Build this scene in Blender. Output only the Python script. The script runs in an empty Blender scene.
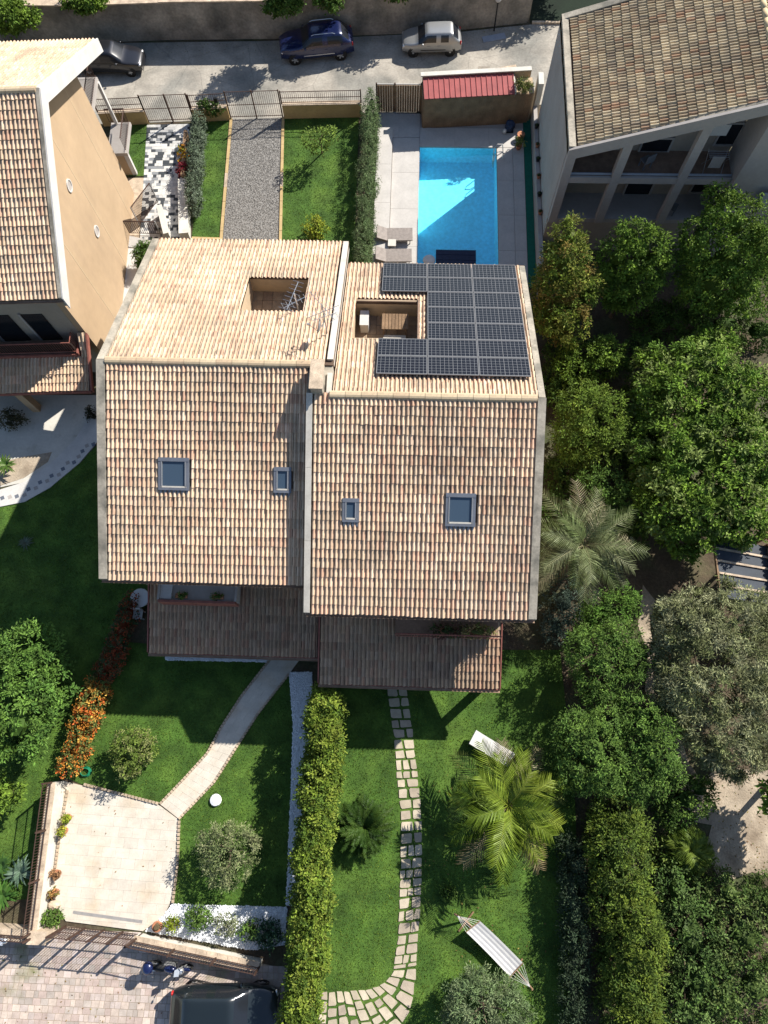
import bpy, math, random
import numpy as np
from mathutils import Vector, Matrix
random.seed(7); rng = np.random.default_rng(7)
pi = math.pi
SC = bpy.context.scene
COL = SC.collection

# ------------------------------------------------------------------ camera
F_PX, CAM_H = 700.0, 34.0
def _rx(a): c, s = math.cos(a), math.sin(a); return np.array([[1,0,0],[0,c,-s],[0,s,c]])
def _rz(a): c, s = math.cos(a), math.sin(a); return np.array([[c,-s,0],[s,c,0],[0,0,1]])
RC = _rz(0.0930) @ _rx(0.3031) @ _rz(-0.0632)
cam = bpy.data.cameras.new('camera'); camo = bpy.data.objects.new('camera', cam); COL.objects.link(camo)
cam.sensor_fit = 'VERTICAL'; cam.sensor_height = 36.0; cam.lens = F_PX/1024*36.0
cam.clip_end = 1000
m = Matrix([list(r) for r in RC]).to_4x4(); m.translation = (0, 0, CAM_H); camo.matrix_world = m
SC.camera = camo

# ------------------------------------------------------------------ light
SUNV = Vector((0.96, 0.895, 1.0)).normalized()
world = bpy.data.worlds.new('World'); SC.world = world; world.use_nodes = True
wn = world.node_tree.nodes; wl = world.node_tree.links; wn.clear()
sky = wn.new('ShaderNodeTexSky'); sky.sky_type = 'NISHITA'; sky.sun_disc = False
sky.sun_elevation = math.asin(SUNV.z); sky.sun_rotation = math.atan2(SUNV.x, SUNV.y)
sky.air_density = 1.0; sky.dust_density = 0.6
bg = wn.new('ShaderNodeBackground'); bg.inputs[1].default_value = 0.085
wo = wn.new('ShaderNodeOutputWorld'); wl.new(sky.outputs[0], bg.inputs[0]); wl.new(bg.outputs[0], wo.inputs[0])
sl = bpy.data.lights.new('sun', 'SUN'); sl.energy = 5.0; sl.angle = math.radians(0.5); sl.color = (1.0, 0.955, 0.88)
so = bpy.data.objects.new('sun', sl); COL.objects.link(so); so.rotation_euler = SUNV.to_track_quat('Z', 'Y').to_euler()
so.location = (30, 30, 40)
SC.view_settings.view_transform = 'Standard'; SC.view_settings.look = 'None'
SC.view_settings.exposure = 1.0; SC.view_settings.gamma = 1.0

# ------------------------------------------------------------------ pixel helpers (directions only)
def ray(x, y): return RC @ np.array([x-384.0, 512.0-y, -F_PX])
def W(x, y, z=0.0):
    d = ray(x, y); t = (z-CAM_H)/d[2]; return (float(d[0]*t), float(d[1]*t))
def W3(x, y, z=0.0): a = W(x, y, z); return (a[0], a[1], z)
def WY(x, y, Y):
    d = ray(x, y); t = Y/d[1]; return (float(d[0]*t), float(CAM_H+d[2]*t))
def WPL(x, y, p0, n):
    d = ray(x, y); c = np.array([0, 0, CAM_H]); t = np.dot(np.array(p0)-c, n)/np.dot(d, n); return c+d*t
def PX(pts, z=0.0): return [W(x, y, z) for x, y in pts]

# ------------------------------------------------------------------ materials
MATS = {}
def mat(name, col, rough=0.8, var=0.18, scale=2.0, bump=0.0, bscale=40.0, col2=None, c2scale=0.6, c2lo=0.45, c2hi=0.65, metal=0.0, spec=0.3, attr=False, transl=0.0, c2st=None, cracks=0.0):
    if name in MATS: return MATS[name]
    M = bpy.data.materials.new(name); M.use_nodes = True; nt = M.node_tree; N = nt.nodes; L = nt.links
    b = N['Principled BSDF']; b.inputs['Roughness'].default_value = rough; b.inputs['Metallic'].default_value = metal
    b.inputs['Specular IOR Level'].default_value = spec
    tc = N.new('ShaderNodeTexCoord')
    def noise(s, det=4.0):
        n = N.new('ShaderNodeTexNoise'); n.inputs['Scale'].default_value = s; n.inputs['Detail'].default_value = det
        L.new(tc.outputs['Object'], n.inputs['Vector']); return n.outputs['Fac']
    def mix(bt, f, a, c):
        x = N.new('ShaderNodeMix'); x.data_type = 'RGBA'; x.blend_type = bt
        if isinstance(f, (int, float)): x.inputs[0].default_value = f
        else: L.new(f, x.inputs[0])
        for i, v in ((6, a), (7, c)):
            if isinstance(v, tuple): x.inputs[i].default_value = (*v[:3], 1)
            else: L.new(v, x.inputs[i])
        return x.outputs[2]
    def ramp(f, lo, hi, a=0.0, c=1.0):
        r = N.new('ShaderNodeMapRange'); L.new(f, r.inputs[0])
        r.inputs[1].default_value = lo; r.inputs[2].default_value = hi; r.inputs[3].default_value = a; r.inputs[4].default_value = c; return r.outputs[0]
    if attr:
        at = N.new('ShaderNodeAttribute'); at.attribute_name = 'col'; base = at.outputs['Color']
    else: base = tuple(col)
    if col2 is not None:
        nf = noise(c2scale, 5)
        if c2st:
            mp = N.new('ShaderNodeMapping'); mp.inputs['Scale'].default_value = c2st; L.new(tc.outputs['Object'], mp.inputs[0]); L.new(mp.outputs[0], nf.node.inputs['Vector'])
        base = mix('MIX', ramp(nf, c2lo, c2hi), base, tuple(col2))
    if cracks > 0:
        vo = N.new('ShaderNodeTexVoronoi'); vo.feature = 'DISTANCE_TO_EDGE'; vo.inputs['Scale'].default_value = cracks; wp = N.new('ShaderNodeMix'); wp.data_type = 'VECTOR'; wp.inputs[0].default_value = .12
        nw = N.new('ShaderNodeTexNoise'); nw.inputs['Scale'].default_value = 2.5; L.new(tc.outputs['Object'], nw.inputs['Vector']); L.new(tc.outputs['Object'], wp.inputs[4]); L.new(nw.outputs['Color'], wp.inputs[5]); L.new(wp.outputs[1], vo.inputs['Vector'])
        base = mix('MIX', ramp(vo.outputs['Distance'], .002, .009, .3, 0.0), base, (.09,.085,.075))
    if var > 0:
        v1 = ramp(noise(scale), 0.3, 0.7, 1-var, 1+var); v2 = ramp(noise(scale*8.3), 0.3, 0.7, 1-var*.6, 1+var*.6)
        mm = N.new('ShaderNodeMath'); mm.operation = 'MULTIPLY'; L.new(v1, mm.inputs[0]); L.new(v2, mm.inputs[1])
        cb = N.new('ShaderNodeCombineColor')
        for i in range(3): L.new(mm.outputs[0], cb.inputs[i])
        base = mix('MULTIPLY', 1.0, base, cb.outputs[0])
    if isinstance(base, tuple): b.inputs['Base Color'].default_value = (*base, 1)
    else: L.new(base, b.inputs['Base Color'])
    if bump > 0:
        bp = N.new('ShaderNodeBump'); bp.inputs['Strength'].default_value = 1.0; bp.inputs['Distance'].default_value = bump
        L.new(noise(bscale, 6), bp.inputs['Height']); L.new(bp.outputs[0], b.inputs['Normal'])
    if transl > 0:
        tr = N.new('ShaderNodeBsdfTranslucent'); ms = N.new('ShaderNodeMixShader'); ms.inputs[0].default_value = transl
        if not isinstance(base, tuple): L.new(base, tr.inputs[0])
        else: tr.inputs[0].default_value = (*base, 1)
        out = N['Material Output']; L.new(b.outputs[0], ms.inputs[1]); L.new(tr.outputs[0], ms.inputs[2]); L.new(ms.outputs[0], out.inputs[0])
    MATS[name] = M; return M

m_soil = mat('soil', (.075,.055,.035), .95, .35, .8, .03, 12, col2=(.05,.06,.025), c2scale=.5)
m_dirt = mat('pale_dirt', (.33,.27,.20), .95, .22, 1.2, .02, 14, col2=(.22,.17,.12), c2scale=.9)
m_road = mat('worn_asphalt', (.31,.28,.235), .92, .22, .9, .006, 40, col2=(.20,.19,.165), c2scale=.35, c2lo=.46, c2hi=.62, cracks=.33)
m_lawn = mat('lawn_grass', (.044,.095,.012), .9, .35, 1.1, .03, 25, col2=(.062,.112,.015), c2scale=.55)
m_grass = mat('grass_blades', (0,0,0), .7, .25, 1.2, attr=True, transl=.25)
m_leaf = mat('leaves', (0,0,0), .6, .15, 1.0, attr=True, transl=.2, spec=.12)
m_gravel = mat('grey_gravel', (.19,.18,.165), .95, .5, 9.0, .02, 30)
m_tile = mat('terracotta_tile', (0,0,0), .85, .12, 6.0, attr=True, col2=(.24,.19,.135), c2scale=1.5, c2lo=.55, c2hi=.82, c2st=(1,.22,.5))
m_roofdeck = mat('roof_underlay', (.10,.065,.045), .95, .25, 2)
m_verge = mat('weathered_verge', (.30,.265,.21), .9, .25, 1.3, .004, 30, col2=(.17,.155,.125), c2scale=1.2, c2lo=.5)
m_vergew = mat('pale_verge', (.44,.405,.35), .85, .12, 1.5)
m_copper = mat('gutter_metal', (.28,.19,.13), .55, .2, 2, metal=.4)
m_cream = mat('cream_plaster', (.42,.32,.21), .9, .08, .6, .002, 30)
m_peach = mat('peach_plaster', (.37,.265,.165), .9, .07, .35, .002, 30, col2=(.30,.215,.14), c2scale=.9, c2lo=.52, c2hi=.85, c2st=(1,1,.12))
m_beige = mat('beige_plaster', (.30,.255,.205), .9, .08, .7, .002, 30)
m_greyp = mat('grey_plaster', (.32,.29,.265), .9, .08, .7, .002, 30)
m_white = mat('white_paint', (.48,.46,.43), .7, .08, 1.5)
m_whitewall = mat('white_wall', (.48,.455,.40), .85, .1, .9, col2=(.36,.32,.26), c2scale=1.5, c2lo=.6, c2hi=.8)
m_yellow = mat('yellow_ochre_wall', (.40,.29,.14), .9, .12, .9, col2=(.4,.28,.13), c2scale=.7)
m_stone = mat('concrete_wall', (.27,.235,.19), .95, .3, .8, .02, 6, col2=(.13,.12,.10), c2scale=.5, c2lo=.45, c2hi=.7)
m_coping = mat('stone_coping', (.42,.33,.24), .9, .3, 2.5, .006, 20)
m_brownmetal = mat('brown_iron', (.07,.04,.03), .6, .2, 3, metal=.3)
m_black = mat('black_metal', (.02,.02,.02), .5, .15, 3, metal=.3)
m_grey = mat('grey_metal', (.30,.30,.30), .45, .1, 3, metal=.5)
m_steel = mat('bright_steel', (.6,.6,.6), .3, .1, 3, metal=.8)
m_wood = mat('brown_boards', (.20,.125,.07), .8, .25, 2.0, .003, 30)
m_redroof = mat('red_metal_roof', (.30,.075,.07), .6, .12, 2)
m_deck = mat('pool_paving', (.41,.385,.355), .85, .08, 1.2, .002, 30)
m_trav = mat('travertine', (0,0,0), .8, .10, 2.0, attr=True, col2=(.42,.32,.21), c2scale=.8, c2lo=.5, c2hi=.85)
m_paver = mat('pink_pavers', (0,0,0), .9, .15, 3.0, attr=True, col2=(.14,.15,.05), c2scale=.33, c2lo=.62, c2hi=.72)
m_flag = mat('flagstone', (0,0,0), .9, .15, 3.0, .006, 20, attr=True)
m_pebble = mat('white_pebbles', (.66,.67,.68), .85, .12, 8)
m_bark = mat('bark', (.13,.095,.065), .95, .3, 4, .02, 12)
m_frond = mat('palm_leaf', (0,0,0), .5, .12, 1.5, attr=True, transl=.25, spec=.2)
m_glass = mat('skylight_glass', (.045,.07,.10), .08, .0, 1, spec=.8)  # lightened blue-grey base colour stands in for reflected sky
m_darkglass = mat('dark_window', (.012,.014,.018), .15, .0, 1, spec=.5)
m_dark = mat('dark_opening', (.02,.018,.016), .9, .1, 2)
m_bluegrey = mat('skylight_frame', (.15,.16,.185), .5, .1, 2, metal=.3)
m_terr = mat('terracotta_paving', (.20,.13,.09), .85, .2, 3)
m_terra = mat('terracotta_pot', (.35,.15,.08), .85, .15, 3)
m_wicker = mat('taupe_wicker', (.22,.19,.17), .85, .15, 6)
m_cloth = mat('white_cloth', (.50,.49,.47), .85, .06, 3)
m_red = mat('red_brown_metal', (.22,.08,.06), .7, .2, 3)
m_green = mat('green_artificial_turf', (.006,.10,.065), .9, .15, 5)
m_basin = mat('pool_lining', (.34,.80,.95), .6, .12, 5.0)  # mottled tone stands in for caustic ripples on the lining
m_rubber = mat('tyre_rubber', (.015,.015,.015), .8, .1, 4)
m_navy = mat('navy_mat', (.006,.012,.04), .6, .1, 3)

def solar_mat():
    M = bpy.data.materials.new('solar_cells'); M.use_nodes = True; nt = M.node_tree; N = nt.nodes; L = nt.links
    b = N['Principled BSDF']; b.inputs['Roughness'].default_value = .2; b.inputs['Specular IOR Level'].default_value = .3
    tc = N.new('ShaderNodeTexCoord'); sp = N.new('ShaderNodeSeparateXYZ'); L.new(tc.outputs['Object'], sp.inputs[0])
    def grid(o, n, w):
        a = N.new('ShaderNodeMath'); a.operation = 'MULTIPLY'; a.inputs[1].default_value = n; L.new(o, a.inputs[0])
        f = N.new('ShaderNodeMath'); f.operation = 'FRACT'; L.new(a.outputs[0], f.inputs[0])
        c = N.new('ShaderNodeMath'); c.operation = 'LESS_THAN'; c.inputs[1].default_value = w; L.new(f.outputs[0], c.inputs[0]); return c.outputs[0]
    g1 = grid(sp.outputs[0], 1/.172, .05); g2 = grid(sp.outputs[1], 1/.168, .05)
    mx = N.new('ShaderNodeMath'); mx.operation = 'MAXIMUM'; L.new(g1, mx.inputs[0]); L.new(g2, mx.inputs[1])
    mm = N.new('ShaderNodeMix'); mm.data_type = 'RGBA'; L.new(mx.outputs[0], mm.inputs[0])
    mm.inputs[6].default_value = (.006,.006,.009,1); mm.inputs[7].default_value = (.20,.20,.205,1)
    L.new(mm.outputs[2], b.inputs['Base Color']); return M
m_solar = solar_mat()
def water_mat():
    M = bpy.data.materials.new('pool_water'); M.use_nodes = True; nt = M.node_tree; N = nt.nodes; L = nt.links; N.clear()
    tr = N.new('ShaderNodeBsdfTransparent'); tr.inputs[0].default_value = (.60,.94,1,1)
    gl = N.new('ShaderNodeBsdfGlossy'); gl.inputs['Roughness'].default_value = .03
    lw = N.new('ShaderNodeLayerWeight'); lw.inputs[0].default_value = .12
    fr = N.new('ShaderNodeMapRange'); fr.inputs[3].default_value = .02; fr.inputs[4].default_value = .5; L_ = nt.links; L_.new(lw.outputs['Facing'], fr.inputs[0])
    nz = N.new('ShaderNodeTexNoise'); nz.inputs['Scale'].default_value = 5.0; nz.inputs['Detail'].default_value = 3
    bp = N.new('ShaderNodeBump'); bp.inputs['Distance'].default_value = .02; L.new(nz.outputs[0], bp.inputs['Height'])
    L.new(bp.outputs[0], gl.inputs['Normal'])
    ms = N.new('ShaderNodeMixShader'); L.new(fr.outputs[0], ms.inputs[0]); L.new(tr.outputs[0], ms.inputs[1]); L.new(gl.outputs[0], ms.inputs[2])
    o = N.new('ShaderNodeOutputMaterial'); L.new(ms.outputs[0], o.inputs[0]); return M
m_water = water_mat()
def paint(name, c, metal=.5, rough=.28):
    M = mat(name, c, rough, .04, 2, metal=metal, spec=.5)
    M.node_tree.nodes['Principled BSDF'].inputs['Coat Weight'].default_value = .6; return M

# ------------------------------------------------------------------ builders
ROOTLOC = {}
def tag(o, label=None, cat=None, group=None, kind=None):
    if label: o['label'] = label
    if cat: o['category'] = cat
    if group: o['group'] = group
    if kind: o['kind'] = kind
    return o
def thing(name, label, cat, loc=(0,0,0), rotz=0.0, group=None):
    o = bpy.data.objects.new(name, None); COL.objects.link(o); o.empty_display_size = .3
    o.location = loc; o.rotation_euler = (0, 0, rotz); tag(o, label, cat, group); return o
def wloc(o):
    p = Vector((0,0,0))
    while o is not None: p += Vector(o.location); o = o.parent
    return p
class MB:
    def __init__(s): s.v = []; s.f = []; s.c = []
    def add(s, v, f, col=None):
        n = len(s.v); s.v += [tuple(p) for p in v]; s.f += [tuple(i+n for i in q) for q in f]; s.c += [col]*len(f); return s
    def box(s, cx, cy, cz, sx, sy, sz, rz=0.0, col=None):
        c, q = math.cos(rz), math.sin(rz); V = []
        for z in (-sz/2, sz/2):
            for x, y in ((-sx/2,-sy/2),(sx/2,-sy/2),(sx/2,sy/2),(-sx/2,sy/2)): V.append((cx+x*c-y*q, cy+x*q+y*c, cz+z))
        return s.add(V, [(3,2,1,0),(4,5,6,7),(0,1,5,4),(1,2,6,5),(2,3,7,6),(3,0,4,7)], col)
    def bar(s, a, b, w, z0, z1, col=None):          # wall-like box along segment a-b
        a = Vector(a[:2]); b = Vector(b[:2]); d = b-a
        return s.box((a.x+b.x)/2, (a.y+b.y)/2, (z0+z1)/2, d.length, w, z1-z0, math.atan2(d.y, d.x), col)
    def prism(s, poly, z0, z1, col=None):
        A = sum(poly[i][0]*poly[(i+1)%len(poly)][1]-poly[(i+1)%len(poly)][0]*poly[i][1] for i in range(len(poly)))
        if A < 0: poly = poly[::-1]
        n = len(poly); V = [(p[0],p[1],z0) for p in poly]+[(p[0],p[1],z1) for p in poly]
        return s.add(V, [tuple(range(n-1,-1,-1)), tuple(range(n,2*n))]+[(i,(i+1)%n,n+(i+1)%n,n+i) for i in range(n)], col)
    def sheet(s, poly, z, col=None):
        A = sum(poly[i][0]*poly[(i+1)%len(poly)][1]-poly[(i+1)%len(poly)][0]*poly[i][1] for i in range(len(poly)))
        if A < 0: poly = poly[::-1]
        return s.add([(p[0],p[1],z) for p in poly], [tuple(range(len(poly)))], col)
    def tube(s, pts, rad, n=6, col=None, cap=True):
        pts = [Vector(p) for p in pts]
        if not hasattr(rad, '__len__'): rad = [rad]*len(pts)
        V = []
        for i, p in enumerate(pts):
            t = (pts[min(i+1,len(pts)-1)]-pts[max(i-1,0)]).normalized()
            u = t.cross(Vector((0,0,1)) if abs(t.z) < .9 else Vector((1,0,0))).normalized(); w = t.cross(u)
            for k in range(n):
                a = 2*pi*k/n; V.append(p+(u*math.cos(a)+w*math.sin(a))*rad[i])
        Fc = [(i*n+k, i*n+(k+1)%n, (i+1)*n+(k+1)%n, (i+1)*n+k) for i in range(len(pts)-1) for k in range(n)]
        if cap: Fc += [tuple(range(n-1,-1,-1)), tuple((len(pts)-1)*n+k for k in range(n))]
        return s.add(V, Fc, col)
    def lathe(s, prof, c=(0,0,0), n=16, col=None):   # prof [(r,z)]
        V = [(c[0]+r*math.cos(2*pi*k/n), c[1]+r*math.sin(2*pi*k/n), c[2]+z) for r, z in prof for k in range(n)]
        return s.add(V, [(i*n+k, i*n+(k+1)%n, (i+1)*n+(k+1)%n, (i+1)*n+k) for i in range(len(prof)-1) for k in range(n)]+[tuple((len(prof)-1)*n+k for k in range(n)), tuple(range(n-1,-1,-1))], col)
    def ell(s, c, r, n=10, mring=7, col=None, jit=0.0):
        V = [(c[0],c[1],c[2]-r[2])]
        for i in range(1, mring):
            a = -pi/2+pi*i/mring
            for k in range(n):
                j = 1+random.uniform(-jit, jit)
                V.append((c[0]+r[0]*j*math.cos(a)*math.cos(2*pi*k/n), c[1]+r[1]*j*math.cos(a)*math.sin(2*pi*k/n), c[2]+r[2]*j*math.sin(a)))
        V.append((c[0],c[1],c[2]+r[2])); e = len(V)-1
        Fc = [(0, 1+(k+1)%n, 1+k) for k in range(n)]
        for i in range(mring-2):
            for k in range(n): Fc.append((1+i*n+k, 1+i*n+(k+1)%n, 1+(i+1)*n+(k+1)%n, 1+(i+1)*n+k))
        b = 1+(mring-2)*n; Fc += [(b+k, b+(k+1)%n, e) for k in range(n)]
        return s.add(V, Fc, col)
    def build(s, name, material, parent=None, local=False, smooth=False, loc=None):
        me = bpy.data.meshes.new(name); V = s.v; off = Vector((0,0,0))
        if parent is not None and not local: off = wloc(parent)
        elif loc is not None: off = Vector(loc)
        if off.length > 0: V = [(p[0]-off.x, p[1]-off.y, p[2]-off.z) for p in V]
        me.from_pydata(V, [], s.f)
        if any(c is not None for c in s.c):
            at = me.attributes.new('col', 'FLOAT_COLOR', 'FACE'); arr = np.ones((len(s.f), 4), np.float32)
            for i, c in enumerate(s.c):
                if c is not None: arr[i,:3] = c
            at.data.foreach_set('color', arr.ravel())
        if smooth: me.polygons.foreach_set('use_smooth', [True]*len(me.polygons))
        me.materials.append(material); me.update()
        o = bpy.data.objects.new(name, me); COL.objects.link(o)
        if parent is not None: o.parent = parent
        elif loc is not None: o.location = loc
        return o
def np_mesh(name, V, Q, colr, material, parent=None, loc=None, smooth=False):
    """V (n,3), Q (m,k) polygons of k corners, colr (m,3)"""
    off = np.array(wloc(parent)) if parent is not None else (np.array(loc) if loc is not None else np.zeros(3))
    me = bpy.data.meshes.new(name); V = np.asarray(V, np.float32)-off.astype(np.float32); Q = np.asarray(Q, np.int32); k = Q.shape[1]
    me.vertices.add(len(V)); me.vertices.foreach_set('co', V.ravel())
    me.loops.add(Q.size); me.loops.foreach_set('vertex_index', Q.ravel())
    me.polygons.add(len(Q)); me.polygons.foreach_set('loop_start', np.arange(0, Q.size, k, dtype=np.int32))
    me.update(calc_edges=True)
    if colr is not None:
        at = me.attributes.new('col', 'FLOAT_COLOR', 'FACE'); a = np.ones((len(Q),4), np.float32); a[:,:3] = colr; at.data.foreach_set('color', a.ravel())
    me.polygons.foreach_set('use_smooth', np.full(len(Q), bool(smooth)))
    me.materials.append(material); me.validate()
    o = bpy.data.objects.new(name, me); COL.objects.link(o)
    if parent is not None: o.parent = parent
    elif loc is not None: o.location = loc
    return o
def inst(name, src, parent, loc, rot=None):          # object sharing mesh data; loc in parent space
    o = bpy.data.objects.new(name, src.data if hasattr(src, 'data') else src); COL.objects.link(o); o.parent = parent; o.location = loc
    if rot is not None: o.rotation_euler = rot
    return o
def copy_tree(o, parent=None):
    c = o.copy(); COL.objects.link(c); c.parent = parent
    for ch in list(o.children): copy_tree(ch, c)
    return c
def inpoly(P, poly):
    P = np.asarray(P); x, y = P[:,0], P[:,1]; r = np.zeros(len(P), bool); n = len(poly)
    for i in range(n):
        x0, y0 = poly[i][:2]; x1, y1 = poly[(i+1)%n][:2]
        cnd = ((y0 > y) != (y1 > y)); xs = (x1-x0)*(y-y0)/((y1-y0) if y1 != y0 else 1e-9)+x0; r ^= cnd & (x < xs)
    return r
def pl_at(pl, t):                                    # point on polyline at normalised length
    P = [np.array(p, float) for p in pl]; L = [np.linalg.norm(P[i+1]-P[i]) for i in range(len(P)-1)]; s = t*sum(L)
    for i, l in enumerate(L):
        if s <= l or i == len(L)-1: return P[i]+(P[i+1]-P[i])*(s/l)
        s -= l
def pl_len(pl): return sum(math.dist(pl[i], pl[i+1]) for i in range(len(pl)-1))

# ------------------------------------------------------------------ ground and lawns
PX0, PX1, PY0, PY1 = 0.42, 5.05, 24.2, 33.83           # pool opening
g = MB(); B = 160
g.add([(-B,-B,-.03),(B,-B,-.03),(B,PY0,-.03),(-B,PY0,-.03)], [(0,1,2,3)])
g.add([(-B,PY1,-.03),(B,PY1,-.03),(B,B,-.03),(-B,B,-.03)], [(0,1,2,3)])
g.add([(-B,PY0,-.03),(PX0,PY0,-.03),(PX0,PY1,-.03),(-B,PY1,-.03)], [(0,1,2,3)])
g.add([(PX1,PY0,-.03),(B,PY0,-.03),(B,PY1,-.03),(PX1,PY1,-.03)], [(0,1,2,3)])
tag(g.build('ground', m_soil), 'dark garden soil under the trees and beds', kind='structure')
road_poly = [(-60,35.0),(-18.7,35.37),(-8.1,36.02),(0.5,36.55),(0.6,37.05),(6.2,37.2),(14,37.3),(60,37.5),(60,43.9),(8,43.95),(3,43.2),(-9.4,42.3),(-20,42.0),(-60,41.9)]
tag(MB().sheet(road_poly, -.005).build('road', m_road), 'worn pale asphalt lane along the top', kind='structure')

def grass(name, poly, dens, parent, holes=(), h=(.03,.06), base=(.06,.115,.014)):
    xs = [p[0] for p in poly]; ys = [p[1] for p in poly]
    n = int((max(xs)-min(xs))*(max(ys)-min(ys))*dens)
    P = np.stack([rng.uniform(min(xs), max(xs), n), rng.uniform(min(ys), max(ys), n)], 1)
    k = inpoly(P, poly)
    for q in holes: k &= ~inpoly(P, q)
    P = P[k]; n = len(P)
    pt = 1+.18*np.sin(P[:,0]*1.7+np.sin(P[:,1]*1.1)*2)*np.sin(P[:,1]*1.3+1.0)+.12*np.sin(P[:,0]*.6+1.3*np.sin(P[:,1]*.8))+.10*np.sin(P[:,0]*4.1+P[:,1]*3.3+2*np.sin(P[:,1]*2.2))
    a = rng.uniform(0, 2*pi, n); hh = rng.uniform(h[0], h[1], n); w = rng.uniform(.012,.022,n); ln = rng.uniform(.0,.05,n); b2 = rng.uniform(0, 2*pi, n)
    z = np.full(n, .004)
    v0 = np.stack([P[:,0]-np.cos(a)*w, P[:,1]-np.sin(a)*w, z], 1); v1 = np.stack([P[:,0]+np.cos(a)*w, P[:,1]+np.sin(a)*w, z], 1)
    v2 = np.stack([P[:,0]+np.cos(b2)*ln, P[:,1]+np.sin(b2)*ln, z+hh], 1)
    V = np.stack([v0,v1,v2],1).reshape(-1,3); Q = np.arange(3*n).reshape(-1,3)
    c = np.array(base)*(rng.uniform(.65,1.4,(n,1)))*pt[:,None]; c[:,0] *= rng.uniform(.8,1.5,n)
    o = np_mesh(name, V, Q, c, m_grass, parent); o['kind'] = 'stuff'; return o
def lawn(label, poly, dens=260, holes=(), base=(.064,.126,.013)):
    o = tag(MB().sheet(poly, .002).build('lawn', m_lawn), label, kind='structure')
    grass('grass', poly, dens, o, holes, base=base); return o

path_l = PX([(273.7,655),(241.6,696),(221,728),(207.7,753),(184,779),(160,804)])
path_r = PX([(303,655),(289,674),(258.5,713),(238,745),(214.5,782),(179,819)])
st_l = PX([(280+x/2.975, 680+y/2.975) for x, y in ((312,0),(315,25),(330,130),(340,200),(345,280),(355,380),(357,480),(355,600),(352,700),(345,790),(335,860))])
st_r = PX([(280+x/2.975, 680+y/2.975) for x, y in ((372,0),(378,25),(395,130),(405,230),(418,330),(425,430),(425,560),(420,680),(412,790),(408,850))])
st_low = PX([(280+x/2.975, 680+y/2.975) for x, y in ((335,860),(300,905),(240,920),(125,925),(95,1080),(370,1080),(385,1000),(405,920))])
lawn('left neighbour lawn beside the curved white path', PX([(-60,500),(0,507),(25,502),(50,488),(80,463),(97,445),(125,445),(150,600),(125,640),(100,690),(62,775),(45,800),(31,899),(-60,905)]))
lawn('front lawn between the orange flower hedge and the curved path', PX([(127,642),(273,655),(241.6,696),(221,728),(207.7,753),(184,779),(160,804),(84,785),(66,778),(102,690)]))
lawn('front lawn between the curved path and the white pebble strip', PX([(288,676),(258.5,713),(238,745),(214.5,782),(179,819),(177.5,861),(173,905),(287,910),(291,785),(293.5,725),(292,684)]))
lawn('right garden lawn crossed by the flagstone path', PX([(322,650),(560,650),(575,800),(585,1080),(296,1080),(318,850)]), holes=(st_l+st_r[::-1], st_low), base=(.080,.148,.013))
lawn('narrow back lawn between ivy hedge and gravel drive', PX([(203,118),(231,119),(221.5,240),(220,262),(186,262),(192,237)]), 200, base=(.06,.125,.012))
lawn('back lawn with the young tree beside the gravel drive', PX([(284.5,117),(359,116),(354,265),(280.5,265)]), 200, base=(.06,.125,.012))
lawn('tiny lawn strip under the neighbour staircase', PX([(126,124),(148,124),(144,176),(124,176)]), 200)
tag(MB().sheet(PX([(232.5,119.5),(282,118),(279,262),(221,262)]), .0).build('gravel_drive', m_gravel), 'grey gravel drive behind the double gate', kind='structure')
gs = rng.uniform(0,1,(9000,2)); GA = [np.array(W(*p)) for p in ((232.5,119.5),(282,118),(279,262),(221,262))]
P = (GA[0]*(1-gs[:,:1])+GA[1]*gs[:,:1])*(1-gs[:,1:])+(GA[3]*(1-gs[:,:1])+GA[2]*gs[:,:1])*gs[:,1:]
def pebbles(name, P, r, parent, material, colr=None, z=0.0):
    n = len(P); base = np.array([(1,0,0),(-1,0,0),(0,1,0),(0,-1,0),(0,0,.7),(0,0,-.5)]); fc = np.array([(0,2,4),(2,1,4),(1,3,4),(3,0,4),(2,0,5),(1,2,5),(3,1,5),(0,3,5)])
    a = rng.uniform(0,2*pi,n); s = rng.uniform(r*.6, r*1.4, (n,1,3)); bb = base[None]*s
    x = bb[:,:,0]*np.cos(a)[:,None]-bb[:,:,1]*np.sin(a)[:,None]; y = bb[:,:,0]*np.sin(a)[:,None]+bb[:,:,1]*np.cos(a)[:,None]
    V = np.stack([x+P[:,:1], y+P[:,1:2], bb[:,:,2]+z+r*.3], 2).reshape(-1,3)
    Q = (fc[None]+(np.arange(n)*6)[:,None,None]).reshape(-1,3)
    c = np.repeat(np.array(colr)*rng.uniform(.55,1.35,(n,1)), 8, 0) if colr is not None else None
    o = np_mesh(name, V, Q, c, material, parent); o['kind'] = 'stuff'; return o
tag(pebbles('gravel', P, .028, None, m_flag, (.22,.205,.185)), 'loose grey gravel of the back drive', 'gravel')
for lab, pl in (('pale stone kerb left of the gravel drive', [(231.2,119),(221,240),(220.4,262)]), ('pale stone kerb right of the gravel drive', [(283.2,118),(280,262)])):
    r = thing('kerb', lab, 'kerb', W3(*pl[0]), group='kerbs of the gravel drive'); q = PX(pl); L = pl_len(q); n = int(L/1.0)
    for i in range(n):
        MB().bar(pl_at(q, i/n), pl_at(q, (i+.98)/n), .16, -.03, .06+random.uniform(0,.01)).build('kerb_stone', m_coping if i%5==4 else m_yellow, r)
b = thing('kerb', 'pale stone kerb closing the narrow back lawn at the house', 'kerb', W3(190,238), group='kerbs of the gravel drive')
for i in range(3): MB().bar(pl_at(PX([(192,238.5),(221,239.5)]), i/3), pl_at(PX([(192,238.5),(221,239.5)]), (i+.98)/3), .16, -.03, .07).build('kerb_stone', m_yellow, b)

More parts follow.
